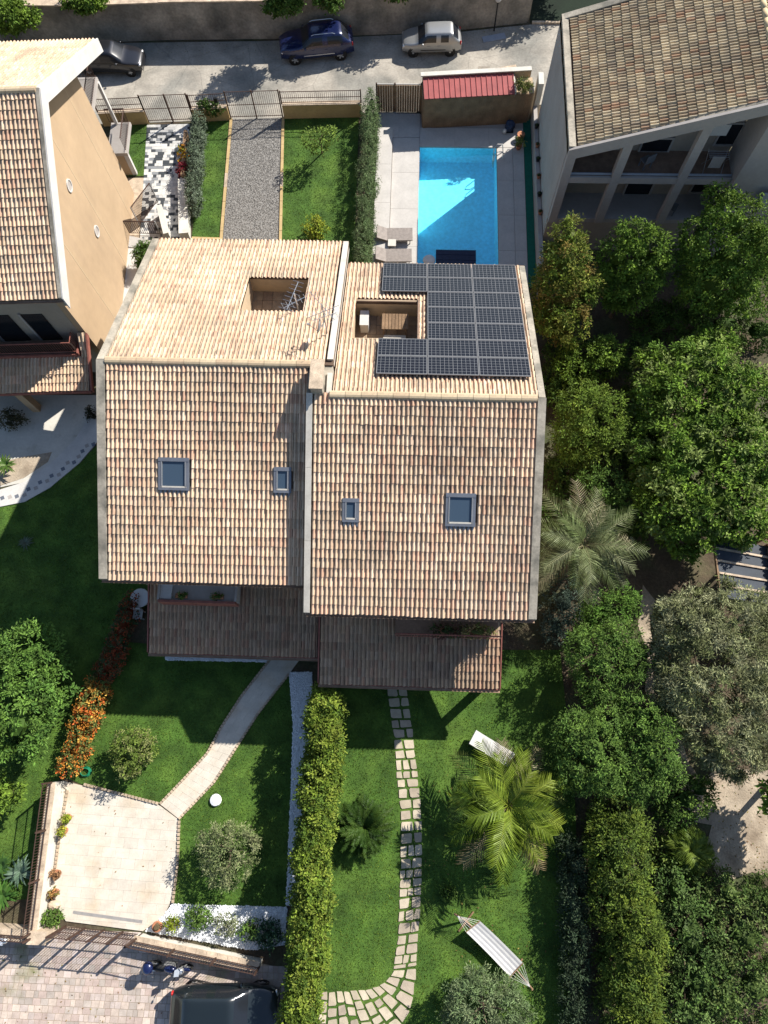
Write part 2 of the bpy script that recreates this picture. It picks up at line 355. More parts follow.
# ------------------------------------------------------------------ roof helpers
def beam(mb, p0, p1, w, dn, up, axis=None):
    p0 = Vector(p0); p1 = Vector(p1); d = p1-p0
    a = Vector(axis) if axis else Vector((-d.y, d.x, 0)).normalized()
    V = []
    for p in (p0, p1):
        for s, h in ((-1,-dn),(1,-dn),(1,up),(-1,up)): V.append(p+a*(s*w/2)+Vector((0,0,h)))
    F = [(0,1,2,3),(7,6,5,4),(0,4,5,1),(1,5,6,2),(2,6,7,3),(3,7,4,0)]
    return mb.add(V, F)
PAL = np.array([(.49,.38,.265),(.48,.36,.24),(.47,.33,.22),(.50,.405,.30),(.46,.295,.20),(.42,.25,.17),(.36,.265,.19),(.49,.365,.27),(.44,.35,.25)])
PAL = (PAL.mean(0)*.35+PAL*.65)*np.array((1.06,1.03,1.01))
PALW = np.array([.20,.18,.14,.13,.10,.05,.05,.08,.07])
PAL_OLD = np.array([(.37,.305,.21),(.41,.345,.24),(.30,.235,.16),(.33,.215,.14),(.44,.375,.27),(.27,.22,.16)])
PAL_OLD = PAL_OLD*np.array((1.06,1.01,.92))
PAL_OLDW = np.array([.26,.22,.16,.09,.15,.12])
def tile_base(pitch, expo):
    lap = .06; prof = [(.36*pitch-.32*pitch*math.cos(pi*k/6), .078*math.sin(pi*k/6)) for k in range(7)]+[(pitch*1.0, .0)]
    profu = [(.36*pitch-.30*pitch*math.cos(pi*k/6), .066*math.sin(pi*k/6)) for k in range(7)]+[(pitch*1.0, .0)]
    V = [(u, -lap, w+.000) for u, w in profu]+[(u, expo, w+.046) for u, w in prof]+[(u, expo, -.012) for u, w in prof]
    n = 8; F = [(i, n+i, n+i+1, i+1) for i in range(n-1)]+[(n+i, 2*n+i, 2*n+i+1, n+i+1) for i in range(n-1)]
    return np.array(V), np.array(F)
TILEVAR = {}
def roof_tiles(parent, O, U, V, N, width, length, pitch, expo, skip=None, indiv=None, pal=(PAL, PALW), name='roof_tile'):
    O, U, V, N = [np.array(a, float) for a in (O, U, V, N)]
    nu = max(1, int(round(width/pitch))); pitch = width/nu; nv = max(1, int(round(length/expo))); expo = length/nv
    bv, bf = tile_base(pitch, expo); off = wloc(parent)
    gi, gj = np.meshgrid(np.arange(nu), np.arange(nv), indexing='ij'); gi = gi.ravel(); gj = gj.ravel()
    u0 = gi*pitch; v0 = gj*expo; k = np.ones(len(u0), bool)
    if skip is not None:
        C = O+np.outer(u0+pitch/2, U)+np.outer(v0+expo/2, V); k = ~skip(C)
    u0, v0, gi, gj = u0[k], v0[k], gi[k], gj[k]; n = len(u0)
    ci = rng.choice(len(pal[0]), n, p=pal[1]/pal[1].sum()); c = pal[0][ci]*rng.uniform(.88,1.1,(n,1))
    pt = 1+.10*np.sin(u0*1.1+gj*.3)*np.sin(v0*1.7+1)+.08*np.sin(gj*2.4+3*np.sin(u0*.5))+.09*np.sin(u0*.63+2.1*np.sin(v0*.8)); c = c*pt[:,None]
    ind = np.zeros(n, bool)
    if indiv is not None: ind[indiv(gi, gj, nv)] = True
    jv = rng.normal(0, .009, n)+.02*np.sin(u0*.9+gj*1.7)*np.sin(u0*.37+gj); jw = rng.uniform(0, .012, n); ju = rng.normal(0, .006, n)
    s = ~ind; loc = bv[None]+np.stack([u0+ju, v0+jv, jw], 1)[:,None,:]
    Pw = O+loc[...,0:1]*U+loc[...,1:2]*V+loc[...,2:3]*N
    if s.any():
        Q = (bf[None]+(np.arange(s.sum())*len(bv))[:,None,None]).reshape(-1,4)
        if np.dot(np.cross(U, -V), N) < 0: Q = Q[:, ::-1]
        o = np_mesh('roof_tiles', Pw[s].reshape(-1,3), Q, np.repeat(c[s], len(bf), 0), m_tile, parent); o['kind'] = 'stuff'
    if ind.any():
        key = (round(pitch,4), round(expo,4))
        if key not in TILEVAR:
            ms = []
            for q in range(12):
                me = bpy.data.meshes.new(name); lv = bv.copy(); lv[:,1] *= -1; me.from_pydata(lv.tolist(), [], bf.tolist())
                at = me.attributes.new('col', 'FLOAT_COLOR', 'FACE'); cc = pal[0][q % len(pal[0])]*(.85+.05*(q % 7))
                at.data.foreach_set('color', np.tile([*cc, 1.0], len(bf)).astype(np.float32)); me.materials.append(m_tile); ms.append(me)
            TILEVAR[key] = ms
        R = Matrix([[U[i], -V[i], N[i]] for i in range(3)]).to_euler()
        for t in np.where(ind)[0]:
            p = O+U*(u0[t]+ju[t])+V*(v0[t]+jv[t])+N*jw[t]
            inst(name, random.choice(TILEVAR[key]), parent, Vector(p)-off, R)
def slope_y(root, XL, XR, ye, yr, ze, zr, holes=(), indiv=None, pal=(PAL, PALW), pitch=.181, expo=.385, inset=.0, skipextra=None, thick=.2, insR=None):
    insR = inset if insR is None else insR; insL = inset
    """roof slope falling along Y from ridge line yr to eave ye"""
    zf = lambda y: zr+(ze-zr)*(y-yr)/(ye-yr)
    xs = sorted({XL, XR}|{h[0] for h in holes}|{h[1] for h in holes}); ys = sorted({ye, yr}|{h[2] for h in holes}|{h[3] for h in holes})
    mb = MB()
    for i in range(len(xs)-1):
        for j in range(len(ys)-1):
            cx, cy = (xs[i]+xs[i+1])/2, (ys[j]+ys[j+1])/2
            if any(h[0] < cx < h[1] and h[2] < cy < h[3] for h in holes): continue
            x0, x1, y0, y1 = xs[i], xs[i+1], ys[j], ys[j+1]
            V = [(x0,y0,zf(y0)-thick),(x1,y0,zf(y0)-thick),(x1,y1,zf(y1)-thick),(x0,y1,zf(y1)-thick),(x0,y0,zf(y0)),(x1,y0,zf(y0)),(x1,y1,zf(y1)),(x0,y1,zf(y1))]
            mb.add(V, [(3,2,1,0),(4,5,6,7),(0,1,5,4),(1,2,6,5),(2,3,7,6),(3,0,4,7)])
    d = mb.build('roof_slope', m_roofdeck, root)
    sgn = 1 if ye > yr else -1; Ls = math.hypot(ye-yr, ze-zr); V = np.array((0, (ye-yr)/Ls, (ze-zr)/Ls)); N = np.array((0, abs(zr-ze)/Ls*sgn, abs(ye-yr)/Ls))
    if sgn < 0: U = (1,0,0); O = (XL+insL, yr, zr+.012)
    else: U = (-1,0,0); O = (XR-insR, yr, zr+.012)
    def sk(C):
        r = np.zeros(len(C), bool)
        for h in holes: r |= (C[:,0] > h[0]-.02) & (C[:,0] < h[1]+.02) & (C[:,1] > h[2]-.08) & (C[:,1] < h[3]+.08)
        if skipextra:
            for h in skipextra: r |= (C[:,0] > h[0]) & (C[:,0] < h[1]) & (C[:,1] > h[2]) & (C[:,1] < h[3])
        return r
    roof_tiles(d, O, U, V, N, XR-XL-insL-insR, Ls, pitch, expo, sk, indiv, pal)
    return d, zf
def ridge(root, XL, XR, y, z, mset, n=None):
    o = thing_part('ridge', root, ((XL+XR)/2, y, z)); n = n or int((XR-XL)/.62); L = (XR-XL)/n
    pf = ((-.16,-.04),(-.13,.055),(-.06,.092),(.06,.092),(.13,.055),(.16,-.04)); V = [(x, y, z) for x in (0, L-.012) for y, z in pf]
    F = [(k, k+1, 7+k, 6+k) for k in range(5)]+[(5,4,3,2,1,0),(6,7,8,9,10,11)]
    ms = []
    for c in ((.40,.31,.20),(.42,.335,.22),(.39,.295,.19),(.38,.28,.18),(.41,.32,.205)):
        me = bpy.data.meshes.new('ridge_tile'); me.from_pydata(V, [], F); at = me.attributes.new('col', 'FLOAT_COLOR', 'FACE')
        at.data.foreach_set('color', np.tile([*c, 1.0], len(F)).astype(np.float32)); me.materials.append(m_tile); ms.append(me)
    for i in range(n): inst('ridge_tile', random.choice(ms), o, (XL+i*L-(XL+XR)/2, random.uniform(-.008,.008), .012+random.uniform(0,.006)))
    return o
def thing_part(name, root, loc):                     # an Empty part
    o = bpy.data.objects.new(name, None); COL.objects.link(o); o.parent = root; o.location = Vector(loc)-wloc(root); o.empty_display_size = .2; return o

# ------------------------------------------------------------------ main villa
AX0, AX1, AYF, AYR, AYB = -12.45, -2.95, 5.56, 13.80, 22.27
BX0, BX1, BYF, BYR, BYB = -3.93, 5.40, 4.42, 12.50, 21.05
ZE, ZR = 5.78, 9.17
villa = thing('villa', 'semi-detached villa with pale terracotta tile roofs, skylights and two sunken roof terraces', 'house', (-3.5, 12.5, 0))
nA = np.array((0, ZR-ZE, AYB-AYR)); nB = np.array((0, ZR-ZE, BYB-BYR))
nAf = np.array((0, -(ZR-ZE), AYR-AYF)); nBf = np.array((0, -(ZR-ZE), BYR-BYF))
def onA(x, y): return WPL(x, y, (0, AYR, ZR), nA)
def onB(x, y): return WPL(x, y, (0, BYR, ZR), nB)
def onAf(x, y): return WPL(x, y, (0, AYR, ZR), nAf)
def onBf(x, y): return WPL(x, y, (0, BYR, ZR), nBf)
def rect(fn, pts):
    q = [fn(*p) for p in pts]; return ((q[0][0]+q[3][0])/2, (q[1][0]+q[2][0])/2, (q[2][1]+q[3][1])/2, (q[0][1]+q[1][1])/2)   # x0,x1,ylow(south),yhigh
hA = rect(onA, [(248.3,276.5),(310.7,277.3),(303.3,312.3),(239.6,310.7)])
hB = rect(onB, [(354.4,301.4),(418.7,302),(418,338.9),(351.7,338)])
skyl = {}
skyl['a'] = ('A', rect(onAf, [(160,457.5),(190.7,457.5),(189,490),(159,490)])); skyl['b'] = ('A', rect(onAf, [(274.3,467),(291.7,467),(291.7,492.7),(274.3,492.7)]))
skyl['c'] = ('B', rect(onBf, [(342.7,498),(359.3,498),(359.3,521.7),(342.7,521.7)])); skyl['d'] = ('B', rect(onBf, [(445.3,493),(475.3,493),(475.3,526),(445.3,526)]))
exA = [v[1] for v in skyl.values() if v[0] == 'A']; exB = [v[1] for v in skyl.values() if v[0] == 'B']
pickA = lambda gi, gj, nv: (gj >= nv-3)
slA, zA = slope_y(villa, AX0, BX0-.02, AYF, AYR, ZE, ZR, skipextra=exA, inset=.36, insR=.0, indiv=pickA)
slB, zB = slope_y(villa, BX0, BX1, BYF, BYR, ZE, ZR, skipextra=exB, inset=.30, indiv=pickA)
# back slopes (A runs to its own right verge, B starts there)
slA2, zA2 = slope_y(villa, AX0, AX1, AYB, AYR, ZE, ZR, holes=(hA,), inset=.34)
slB2, zB2 = slope_y(villa, AX1+.02, BX1, BYB, BYR, ZE, ZR, holes=(hB,), inset=.03, insR=.26)
ridge(villa, AX0+.35, -3.75, AYR, ZR+.05, m_tile); ridge(villa, -3.0, BX1-.3, BYR, ZR+.05, m_tile)
def verge(x, w, y0, z0, y1, z1, material, up=.13, dn=.32, seg=3):
    for i in range(seg):
        a, b = i/seg, (i+.997)/seg
        beam(MB(), (x, y0+(y1-y0)*a, z0+(z1-z0)*a), (x, y0+(y1-y0)*b, z0+(z1-z0)*b), w, dn, up, (1,0,0)).build('verge', material, villa)
verge(AX0+.16, .34, AYF, ZE, AYR, ZR, m_verge); verge(AX0+.16, .30, AYR+.01, ZR, AYB, ZE, m_verge)
verge(AX1-.13, .24, AYR+.25, ZR-.1, AYB, ZE, m_vergew, up=.14, dn=.5)
verge(BX0+.13, .24, BYF, ZE, BYR, ZR, m_vergew, up=.14, dn=.4); verge(BX1-.13, .32, BYF, ZE, BYR, ZR, m_verge); verge(BX1-.13, .26, BYR+.01, ZR, BYB, ZE, m_verge)
def gutter(x0, x1, y, z, s, parent=villa, r=.07):
    m_ = MB(); V = []
    for x in (x0, x1):
        for k in range(7): a = pi+pi*k/6; V.append((x, y+s*.06+r*math.cos(a), z+r*math.sin(a)))
    m_.add(V, [(k, k+1, 8+k, 7+k) for k in range(6)]); o = m_.build('gutter', m_copper, parent)
    md = o.modifiers.new('thick', 'SOLIDIFY'); md.thickness = .012; return o
gutter(AX0+.05, BX0-.05, AYF, ZE-.03, -1); gutter(BX0+.05, BX1-.02, BYF, ZE-.03, -1)
gutter(AX0+.05, AX1, AYB, ZE-.03, 1); gutter(AX1+.05, BX1-.02, BYB, ZE-.03, 1)
# walls
def gable(x, y0, yr, y1, dz=.26):
    zf = lambda y: (ZE+(ZR-ZE)*(y-yF)/(yr-yF) if y < yr else ZE+(ZR-ZE)*(yK-y)/(yK-yr))-dz
    return zf
def house_walls(x0, x1, y0, y1, yF, yr, yK, material):
    zf = lambda y: (ZE+(ZR-ZE)*(y-yF)/(yr-yF) if y < yr else ZE+(ZR-ZE)*(yK-y)/(yK-yr))-.26
    for y in (y0, y1): MB().bar((x0+.13, y), (x1-.13, y), .25, -.03, zf(y)-.05).build('wall', material, villa)
    for x in (x0, x1):
        V = [(x-.12, y, z) for y, z in ((y0-.125,-.03),(y1+.125,-.03),(y1+.125,zf(y1)),(yr,zf(yr)),(y0-.125,zf(y0)))]; V += [(x+.12, p[1], p[2]) for p in V]
        MB().add(V, [(4,3,2,1,0),(5,6,7,8,9)]+[(i,(i+1)%5,5+(i+1)%5,5+i) for i in range(5)]).build('wall', material, villa)
house_walls(-11.9, -3.4, 6.3, 21.5, AYF, AYR, AYB, m_peach); house_walls(-3.05, 4.85, 5.2, 20.3, BYF, BYR, BYB, m_peach)
# chimney block at the ridge junction
MB().box(-3.44, 13.15, 8.6, .97, 1.3, 1.0).build('ridge_wall', m_verge, villa)
MB().box(-3.50, 13.1, 9.2, .46, 1.2, 1.0).build('chimney', m_verge, villa); MB().box(-3.50, 13.1, 9.72, .54, 1.28, .05).build('chimney_cap', m_coping, villa)
MB().box(-3.05, 13.0, 9.14, .2, .9, .12).build('flashing', m_vergew, villa)
# roof terraces
def terrace(h, zf, zfl, sm):
    x0, x1, y0, y1 = h; t = thing_part('roof_terrace', villa, ((x0+x1)/2, (y0+y1)/2, zfl))
    for i, (a, b) in enumerate((((x0,y1+.05),(x1,y1+.05)), ((x0,y0-.05),(x1,y0-.05)))):
        MB().bar(a, b, .10, zfl-.1, zf(a[1])-.005).build('terrace_wall', m_cream, t)
    for x in (x0-.05, x1+.05):
        V = []
        for xx in (x-.05, x+.05): V += [(xx,y0-.1,zfl-.1),(xx,y1+.1,zfl-.1),(xx,y1+.1,zf(y1+.1)+.06),(xx,y0-.1,zf(y0-.1)+.06)]
        MB().add(V, [(3,2,1,0),(4,5,6,7),(0,1,5,4),(1,2,6,5),(2,3,7,6),(3,0,4,7)]).build('terrace_wall', m_cream if x < x0 else m_vergew, t)
    n = int((x1-x0)/.42); mm = int((y1-y0)/.42)
    sl = [MB().box(0,0,0,(x1-x0)/n-.015,(y1-y0)/mm-.015,.04,col=c).build('floor_slab', m_flag, t, local=True) for c in ((.30,.22,.15),(.26,.19,.135),(.33,.25,.17))]
    first = set()
    MB().box((x0+x1)/2,(y0+y1)/2,zfl-.06,x1-x0,y1-y0,.06).build('terrace_base', m_roofdeck, t)
    for i in range(n):
        for j in range(mm):
            p = (x0+(i+.5)*(x1-x0)/n-(x0+x1)/2, y0+(j+.5)*(y1-y0)/mm-(y0+y1)/2, 0); q = random.randrange(3)
            if q not in first: sl[q].location = p; first.add(q)
            else: inst('floor_slab', sl[q], t, p)
    return t
tA = terrace(hA, zA2, zA2(hA[3])-1.15, 1); tB = terrace(hB, zB2, zB2(hB[3])-1.15, 1)
flA, flB = zA2(hA[3])-1.15, zB2(hB[3])-1.15
# terracotta capping round the right terrace
for x in (hB[1]+.02, hB[1]+.24):
    beam(MB(), (x, hB[2]-.1, zB2(hB[2]-.1)+.07), (x, hB[3]+.1, zB2(hB[3]+.1)+.07), .1, .05, .05, (1,0,0)).build('terrace_capping', m_terr, tB)
# skylights
def skylight(h, nf, yr, slope_root):
    x0, x1, y0, y1 = h; dz = lambda y: ZR-(yr-y)*(ZR-ZE)/(AYR-AYF if yr == AYR else BYR-BYF)
    t = thing_part('skylight', villa, ((x0+x1)/2, (y0+y1)/2, dz((y0+y1)/2)))
    c = Vector(((x0+x1)/2, (y0+y1)/2, dz((y0+y1)/2))); n = Vector(tuple(nf)).normalized(); up = Vector((0, n.z, -n.y)); L = (y1-y0)/n.z; Wd = x1-x0
    def lb(cu, cv, cw, su, sv, sw):
        V = []
        for k in (-1,1):
            for a, b in ((-1,-1),(1,-1),(1,1),(-1,1)): V.append(c+Vector((1,0,0))*(cu+a*su/2)+up*(cv+b*sv/2)+n*(cw+k*sw/2))
        return MB().add(V, [(3,2,1,0),(4,5,6,7),(0,1,5,4),(1,2,6,5),(2,3,7,6),(3,0,4,7)])
    fw = .105
    f = lb(0, L/2-fw*.75, .07, Wd, fw*1.5, .2).build('frame', m_bluegrey, t)
    lb(0, -L/2+fw/2, .07, Wd, fw, .19).build('frame', m_bluegrey, t)
    for s in (-1,1): lb(s*(Wd/2-fw/2), -.03, .065, fw, L-2.5*fw, .18).build('frame', m_bluegrey, t)
    for s in (-1,1): lb(s*(Wd/2-fw-.03), -.03, .11, .05, L-2.6*fw, .12).build('sash', m_grey, t)
    lb(0, -L/2+fw+.03, .11, Wd-2*fw, .06, .12).build('sash', m_vergew, t)
    lb(0, -.03, .10, Wd-2*fw, L-2.5*fw, .03).build('pane', m_glass, t)
    fl = MB(); k = int(Wd/.18)+1
    for i in range(k): fl.tube([c+Vector(((i+.5)*Wd/k-Wd/2,0,0))+up*(-L/2+.02)+n*.09, c+Vector(((i+.5)*Wd/k-Wd/2,0,0))+up*(-L/2-.17)+n*.05], .065, 6)
    fl.build('flashing', m_bluegrey, t)
for k, (bl, h) in skyl.items(): skylight(h, nAf if bl == 'A' else nBf, AYR if bl == 'A' else BYR, None)
# porch roofs
def porch(x0, x1, yf, yw, z0, z1, posts):
    p, zf = slope_y(villa, x0, x1, yf, yw, z0, z1, inset=.06, pal=(PAL*np.array((.62,.58,.56)), PALW), thick=.12)
    MB().bar((x0, yf-.03), (x1, yf-.03), .04, z0-.16, z0+.03).build('fascia', m_red, villa)
    for x in (x0+.0, x1-.0): beam(MB(), (x, yf, z0), (x, yw, z1), .05, .16, .09, (1,0,0)).build('fascia', m_red, villa)
    for x in posts: MB().box(x, yf+.35, (z0-.12)/2-.015, .28, .28, z0-.1).build('post', m_cream, villa)
    gutter(x0, x1, yf-.05, z0-.02, -1, r=.06)
porch(W(148,653,2.35)[0], -3.62, W(240,655,2.35)[1], 6.15, 2.35, 3.45, (-10.9, -7.3, -3.9)); porch(-3.56, W(500,688,2.35)[0], W(410,686,2.35)[1], 5.05, 2.35, 3.45, (-3.1, .5, 4.05))
# front balconies
bA = thing_part('balcony', villa, (-8.9, 5.7, 3.4))
MB().box(-8.9, 5.62, 3.72, 3.3, 1.05, .16).build('balcony_floor', m_greyp, bA); MB().bar((-10.6,5.06),(-7.2,5.06), .1, 3.2, 3.95).build('parapet', m_red, bA)
for x in (-10.6, -7.2): MB().bar((x,5.12),(x,6.15), .1, 3.3, 3.95).build('parapet', m_greyp, bA)
MB().box(-10.3, 5.62, 3.83, .5, .9, .06).build('step', m_white, bA)
bB = thing_part('balcony', villa, (2.1, 4.7, 3.4))
MB().box(2.0, 4.48, 3.55, 4.4, 1.2, .14).build('balcony_floor', m_terr, bB)
rl = MB(); rl.tube([(-.2,3.88,4.45),(4.25,3.88,4.45)], .03, 6); rl.tube([(-.2,3.88,3.7),(4.25,3.88,3.7)], .02, 6); rl.build('railing', m_red, bB)
bs = MB().tube([(0,0,0),(0,0,.78)], .012, 4).build('baluster', m_red, bB, local=True); bs.location = (-.2-2.1, -.82, .28)
for i in range(1, 34): inst('baluster', bs, bB, (-.2-2.1+i*.134, -.82, .28))

# ------------------------------------------------------------------ solar panels
sq = [onB(*p) for p in ((383.3,268.3),(515,269.3),(530,381.7),(376,378.3))]
SX0, SX1 = (sq[0][0]+sq[3][0])/2, (sq[1][0]+sq[2][0])/2; SY1, SY0 = (sq[0][1]+sq[1][1])/2, (sq[2][1]+sq[3][1])/2
nBu = Vector(tuple(nB)).normalized(); vB = Vector((0, nBu.z, -nBu.y)); RB = Matrix(((1,0,0),(0,vB.y,nBu.y),(0,vB.z,nBu.z))).to_euler()
pw, ph = (SX1-SX0)/3, (SY1-SY0)/vB.y/7
pm = MB().box(0,0,0,pw-.07,ph-.06,.02); po = pm.build('cells', m_solar); pmesh = po.data; bpy.data.objects.remove(po)
fr = MB(); 
for s in (-1,1): fr.box(s*(pw/2-.025),0,0,.03,ph-.02,.045); fr.box(0,s*(ph/2-.022),0,pw-.08,.03,.045)
fr.box(0,0,.012,.018,ph-.08,.006); fo = fr.build('frame', mat('panel_frame', (.16,.16,.165), .5, .05, 3, metal=.3)); fmesh = fo.data; bpy.data.objects.remove(fo)
rm = MB()
for s in (-1,1): rm.box(s*pw*.3, 0, -.085, .04, ph-.01, .10)
ro = rm.build('rail', m_grey); rmesh = ro.data; bpy.data.objects.remove(ro)
rown = ['first','second','third','fourth','fifth','sixth','seventh']; coln = ['left','middle','right']
for c in range(3):
    for r in range(7):
        if c == 0 and 2 <= r <= 4: continue
        y = SY1-(r+.5)*ph*vB.y; x = SX0+(c+.5)*pw
        p = thing('solar_panel', f'dark solar panel in the {rown[r]} row from the roof edge by the pool, {coln[c]} column', 'solar panel', (0,0,0), group='solar panels on the back roof')
        p.location = Vector((x, y, zB2(y)))+nBu*.24; p.rotation_euler = RB
        inst('cells', pmesh, p, (0,0,0)); inst('frame', fmesh, p, (0,0,0)); inst('rail', rmesh, p, (0,0,0))
# ------------------------------------------------------------------ antennas
def yagi(mb, c, ang, L, n, el, tilt=0.0):
    d = Vector((math.cos(ang), math.sin(ang), tilt)); c = Vector(c); mb.tube([c-d*L/2, c+d*L/2], .014, 5); s = Vector((-math.sin(ang), math.cos(ang), 0))
    for i in range(n):
        q = c+d*(L*(i/(n-1)-.5)); w = el*(1-.35*i/(n-1)); mb.tube([q-s*w*.75, q+s*w*.75], .007, 4)
xa, ya = hA[1]-.25, hA[2]+.12
an = thing('tv_antenna', 'grey TV aerial standing in the left sunken roof terrace', 'antenna', (xa, ya, flA+.02))
MB().tube([(xa,ya,flA+.02),(xa,ya,flA+3.3)], .022, 6).build('mast', m_steel, an)
q = MB(); yagi(q, (xa-.1,ya,flA+3.15), 1.25, 1.3, 8, .5, .12); q.build('aerial', m_steel, an)
q = MB(); yagi(q, (xa-.1,ya,flA+2.65), .5, 1.0, 6, .35, .1); q.build('aerial', m_steel, an)
xb, yb = -3.35, 15.6; zb_ = zA2(yb)
an = thing('tv_antenna', 'cluster of aerials with satellite dish on the verge between the two roofs', 'antenna', (xb, yb, zb_))
MB().tube([(xb,yb,zb_-.02),(xb,yb,zb_+2.2)], .025, 6).build('mast', m_grey, an)
q = MB(); yagi(q, (xb,yb,zb_+2.1), 2.3, 1.5, 9, .45, .1); q.build('aerial', m_steel, an)
q = MB(); yagi(q, (xb,yb,zb_+1.7), .4, 1.3, 7, .5, .1); q.build('aerial', m_grey, an)
q = MB(); yagi(q, (xb,yb,zb_+1.35), 3.6, 1.0, 6, .3, .1); q.build('aerial', m_grey, an)
q = MB(); 
D = Vector((-1,.05,.25)).normalized(); U_ = D.cross(Vector((0,0,1))).normalized(); V_ = D.cross(U_); cc = Vector((xb-.22,yb-.25,zb_+1.05)); vv = []
for i, (r_, h_) in enumerate(((.05,-.07),(.16,-.055),(.25,-.02),(.32,.02))):
    for k in range(16): vv.append(cc+(U_*math.cos(2*pi*k/16)+V_*math.sin(2*pi*k/16))*r_+D*h_)
q.add(vv, [(i*16+k, i*16+(k+1)%16, (i+1)*16+(k+1)%16, (i+1)*16+k) for i in range(3) for k in range(16)]+[tuple(range(15,-1,-1))])
do = q.build('dish', m_grey, an, smooth=True); do.modifiers.new('t','SOLIDIFY').thickness = .012
q = MB(); q.tube([cc-V_*.4*0+V_*.38, cc+D*.42], .012, 5); q.box(*(cc+D*.44), .08,.08,.08); q.tube([cc-D*.1, (xb,yb,zb_+1.05)], .02, 5); q.build('dish_arm', m_grey, an)
# ------------------------------------------------------------------ terrace furniture
def at_fl(px, py, z): return W(px, py, z)
x, y = at_fl(411.0-3+0, 327, flB); x = hB[0]+.42
cb = thing('cabinet', 'white cabinet against the left wall of the right roof terrace', 'cabinet', (x, y, flB+.02))
MB().box(x, y, flB+.34, .36, .72, .64).build('body', m_white, cb); MB().box(x, y, flB+.68, .40, .76, .04).build('top', m_white, cb); MB().box(x+.19, y, flB+.34, .012, .64, .54).build('door', m_cloth, cb)
x, y = at_fl(395, 322, flB+.7)
tb = thing('terrace_table', 'brown slatted table on the right roof terrace', 'table', (x, y, flB+.02))
for i in range(8): MB().box(x-.52+i*.15, y, flB+.74, .13, .8, .03).build('slat', m_wood, tb)
for sx in (-.5,.5):
    for sy in (-.33,.33): MB().box(x+sx, y+sy, flB+.37, .05, .05, .70).build('leg', m_wood, tb)
MB().box(x, y, flB+.70, 1.1, .7, .04).build('apron', m_wood, tb)
def seat(x, y, z, lab, rz=0.0, bench=.5, material=m_wicker, group=None):
    s = thing('chair', lab, 'chair', (x, y, z), rz, group=group); MB().box(0,0,.42,bench,.45,.05).build('seat', material, s, local=True)
    MB().box(0,-.22,.68,bench,.05,.48).build('backrest', material, s, local=True)
    for sx in (-1,1):
        for sy in (-1,1): MB().box(sx*(bench/2-.04), sy*.18, .2, .045,.045,.4).build('leg', material, s, local=True)
    return s
seat(x, y-.75, flB+.02, 'pale bench in front of the slatted terrace table', 0, 1.0, m_vergew)

# ------------------------------------------------------------------ left neighbour house
LZE, LZR = 7.75, 11.7
LH = thing('neighbour_house', 'peach plastered house with white bargeboard and tiled gable roof at the left edge', 'house', (-19, 25, 0))
LX1, LYF, LYR, LYB = -15.35, 17.35, 24.75, 32.4; LX0 = -31
savedvilla = villa
def lz(y): return LZE+(LZR-LZE)*(y-LYF)/(LYR-LYF) if y < LYR else LZE+(LZR-LZE)*(LYB-y)/(LYB-LYR)
slope_y(LH, LX0, LX1, LYF, LYR, LZE, LZR, inset=.12); slope_y(LH, LX0, LX1, LYB, LYR, LZE, LZR, inset=.08)
ridge(LH, LX0, LX1-.1, LYR, LZR+.05, m_tile)
beam(MB(), (LX1-.05, LYF, LZE), (LX1-.05, LYR, LZR), .16, .5, .12, (1,0,0)).build('bargeboard', m_verge, LH)
for a, b in (((LX1+.06, LYF-.05, LZE),(LX1+.06, LYR, LZR)), ((LX1+.06, LYR, LZR),(LX1+.06, LYB+.05, LZE))): beam(MB(), a, b, .06, .62, .10, (1,0,0)).build('bargeboard', m_white, LH)
beam(MB(), (LX1-.05, LYR+.01, LZR), (LX1-.05, LYB, LZE), .10, .5, .10, (1,0,0)).build('bargeboard', m_white, LH)
gutter(LX0, LX1, LYF, LZE-.05, -1, LH); gutter(LX0, LX1, LYB, LZE-.05, 1, LH)
wx, wy0, wy1 = -16.05, 18.1, 30.0
V = [(wx-.3, y, z) for y, z in ((wy0,-.03),(wy1,-.03),(wy1,lz(wy1)-.25),(LYR,lz(LYR)-.25),(wy0,lz(wy0)-.25))]; V += [(wx, p[1], p[2]) for p in V]
MB().add(V, [(4,3,2,1,0),(5,6,7,8,9)]+[(i,(i+1)%5,5+(i+1)%5,5+i) for i in range(5)]).build('wall', m_peach, LH)
MB().bar((LX0, wy0+.15), (wx-.31, wy0+.15), .3, -.03, lz(wy0)-.3).build('wall', m_beige, LH); MB().bar((LX0, wy1-.15), (wx-.31, wy1-.15), .3, -.03, lz(wy1)-.3).build('wall', m_beige, LH)
def WX(x, y, X):
    d = ray(x, y); t = X/d[0]; return (float(d[1]*t), float(CAM_H+d[2]*t))
for y in (20.9, 24.9, 28.2): MB().box(wx+.001, y, (lz(y)-.4)/2, .012, .05, lz(y)-.45).build('plaster_joint', m_cream, LH)
for px, py in ((72.5,188.5),(99.7,234)):
    y, z = WX(px, py, wx); w = thing_part('round_window', LH, (wx, y, z)); mb = MB(); vv = []
    for r_, dx in ((.30,0),(.30,.05),(.24,.05),(.24,.0)):
        for k in range(20): vv.append((wx+dx, y+r_*math.cos(2*pi*k/20), z+r_*math.sin(2*pi*k/20)))
    mb.add(vv, [(i*20+k, i*20+(k+1)%20, (i+1)*20+(k+1)%20, (i+1)*20+k) for i in range(3) for k in range(20)]).build('frame', m_white, w)
    MB().add([(wx+.02, y+.24*math.cos(2*pi*k/20), z+.24*math.sin(2*pi*k/20)) for k in range(20)], [tuple(range(20))]).build('pane', m_greyp, w)
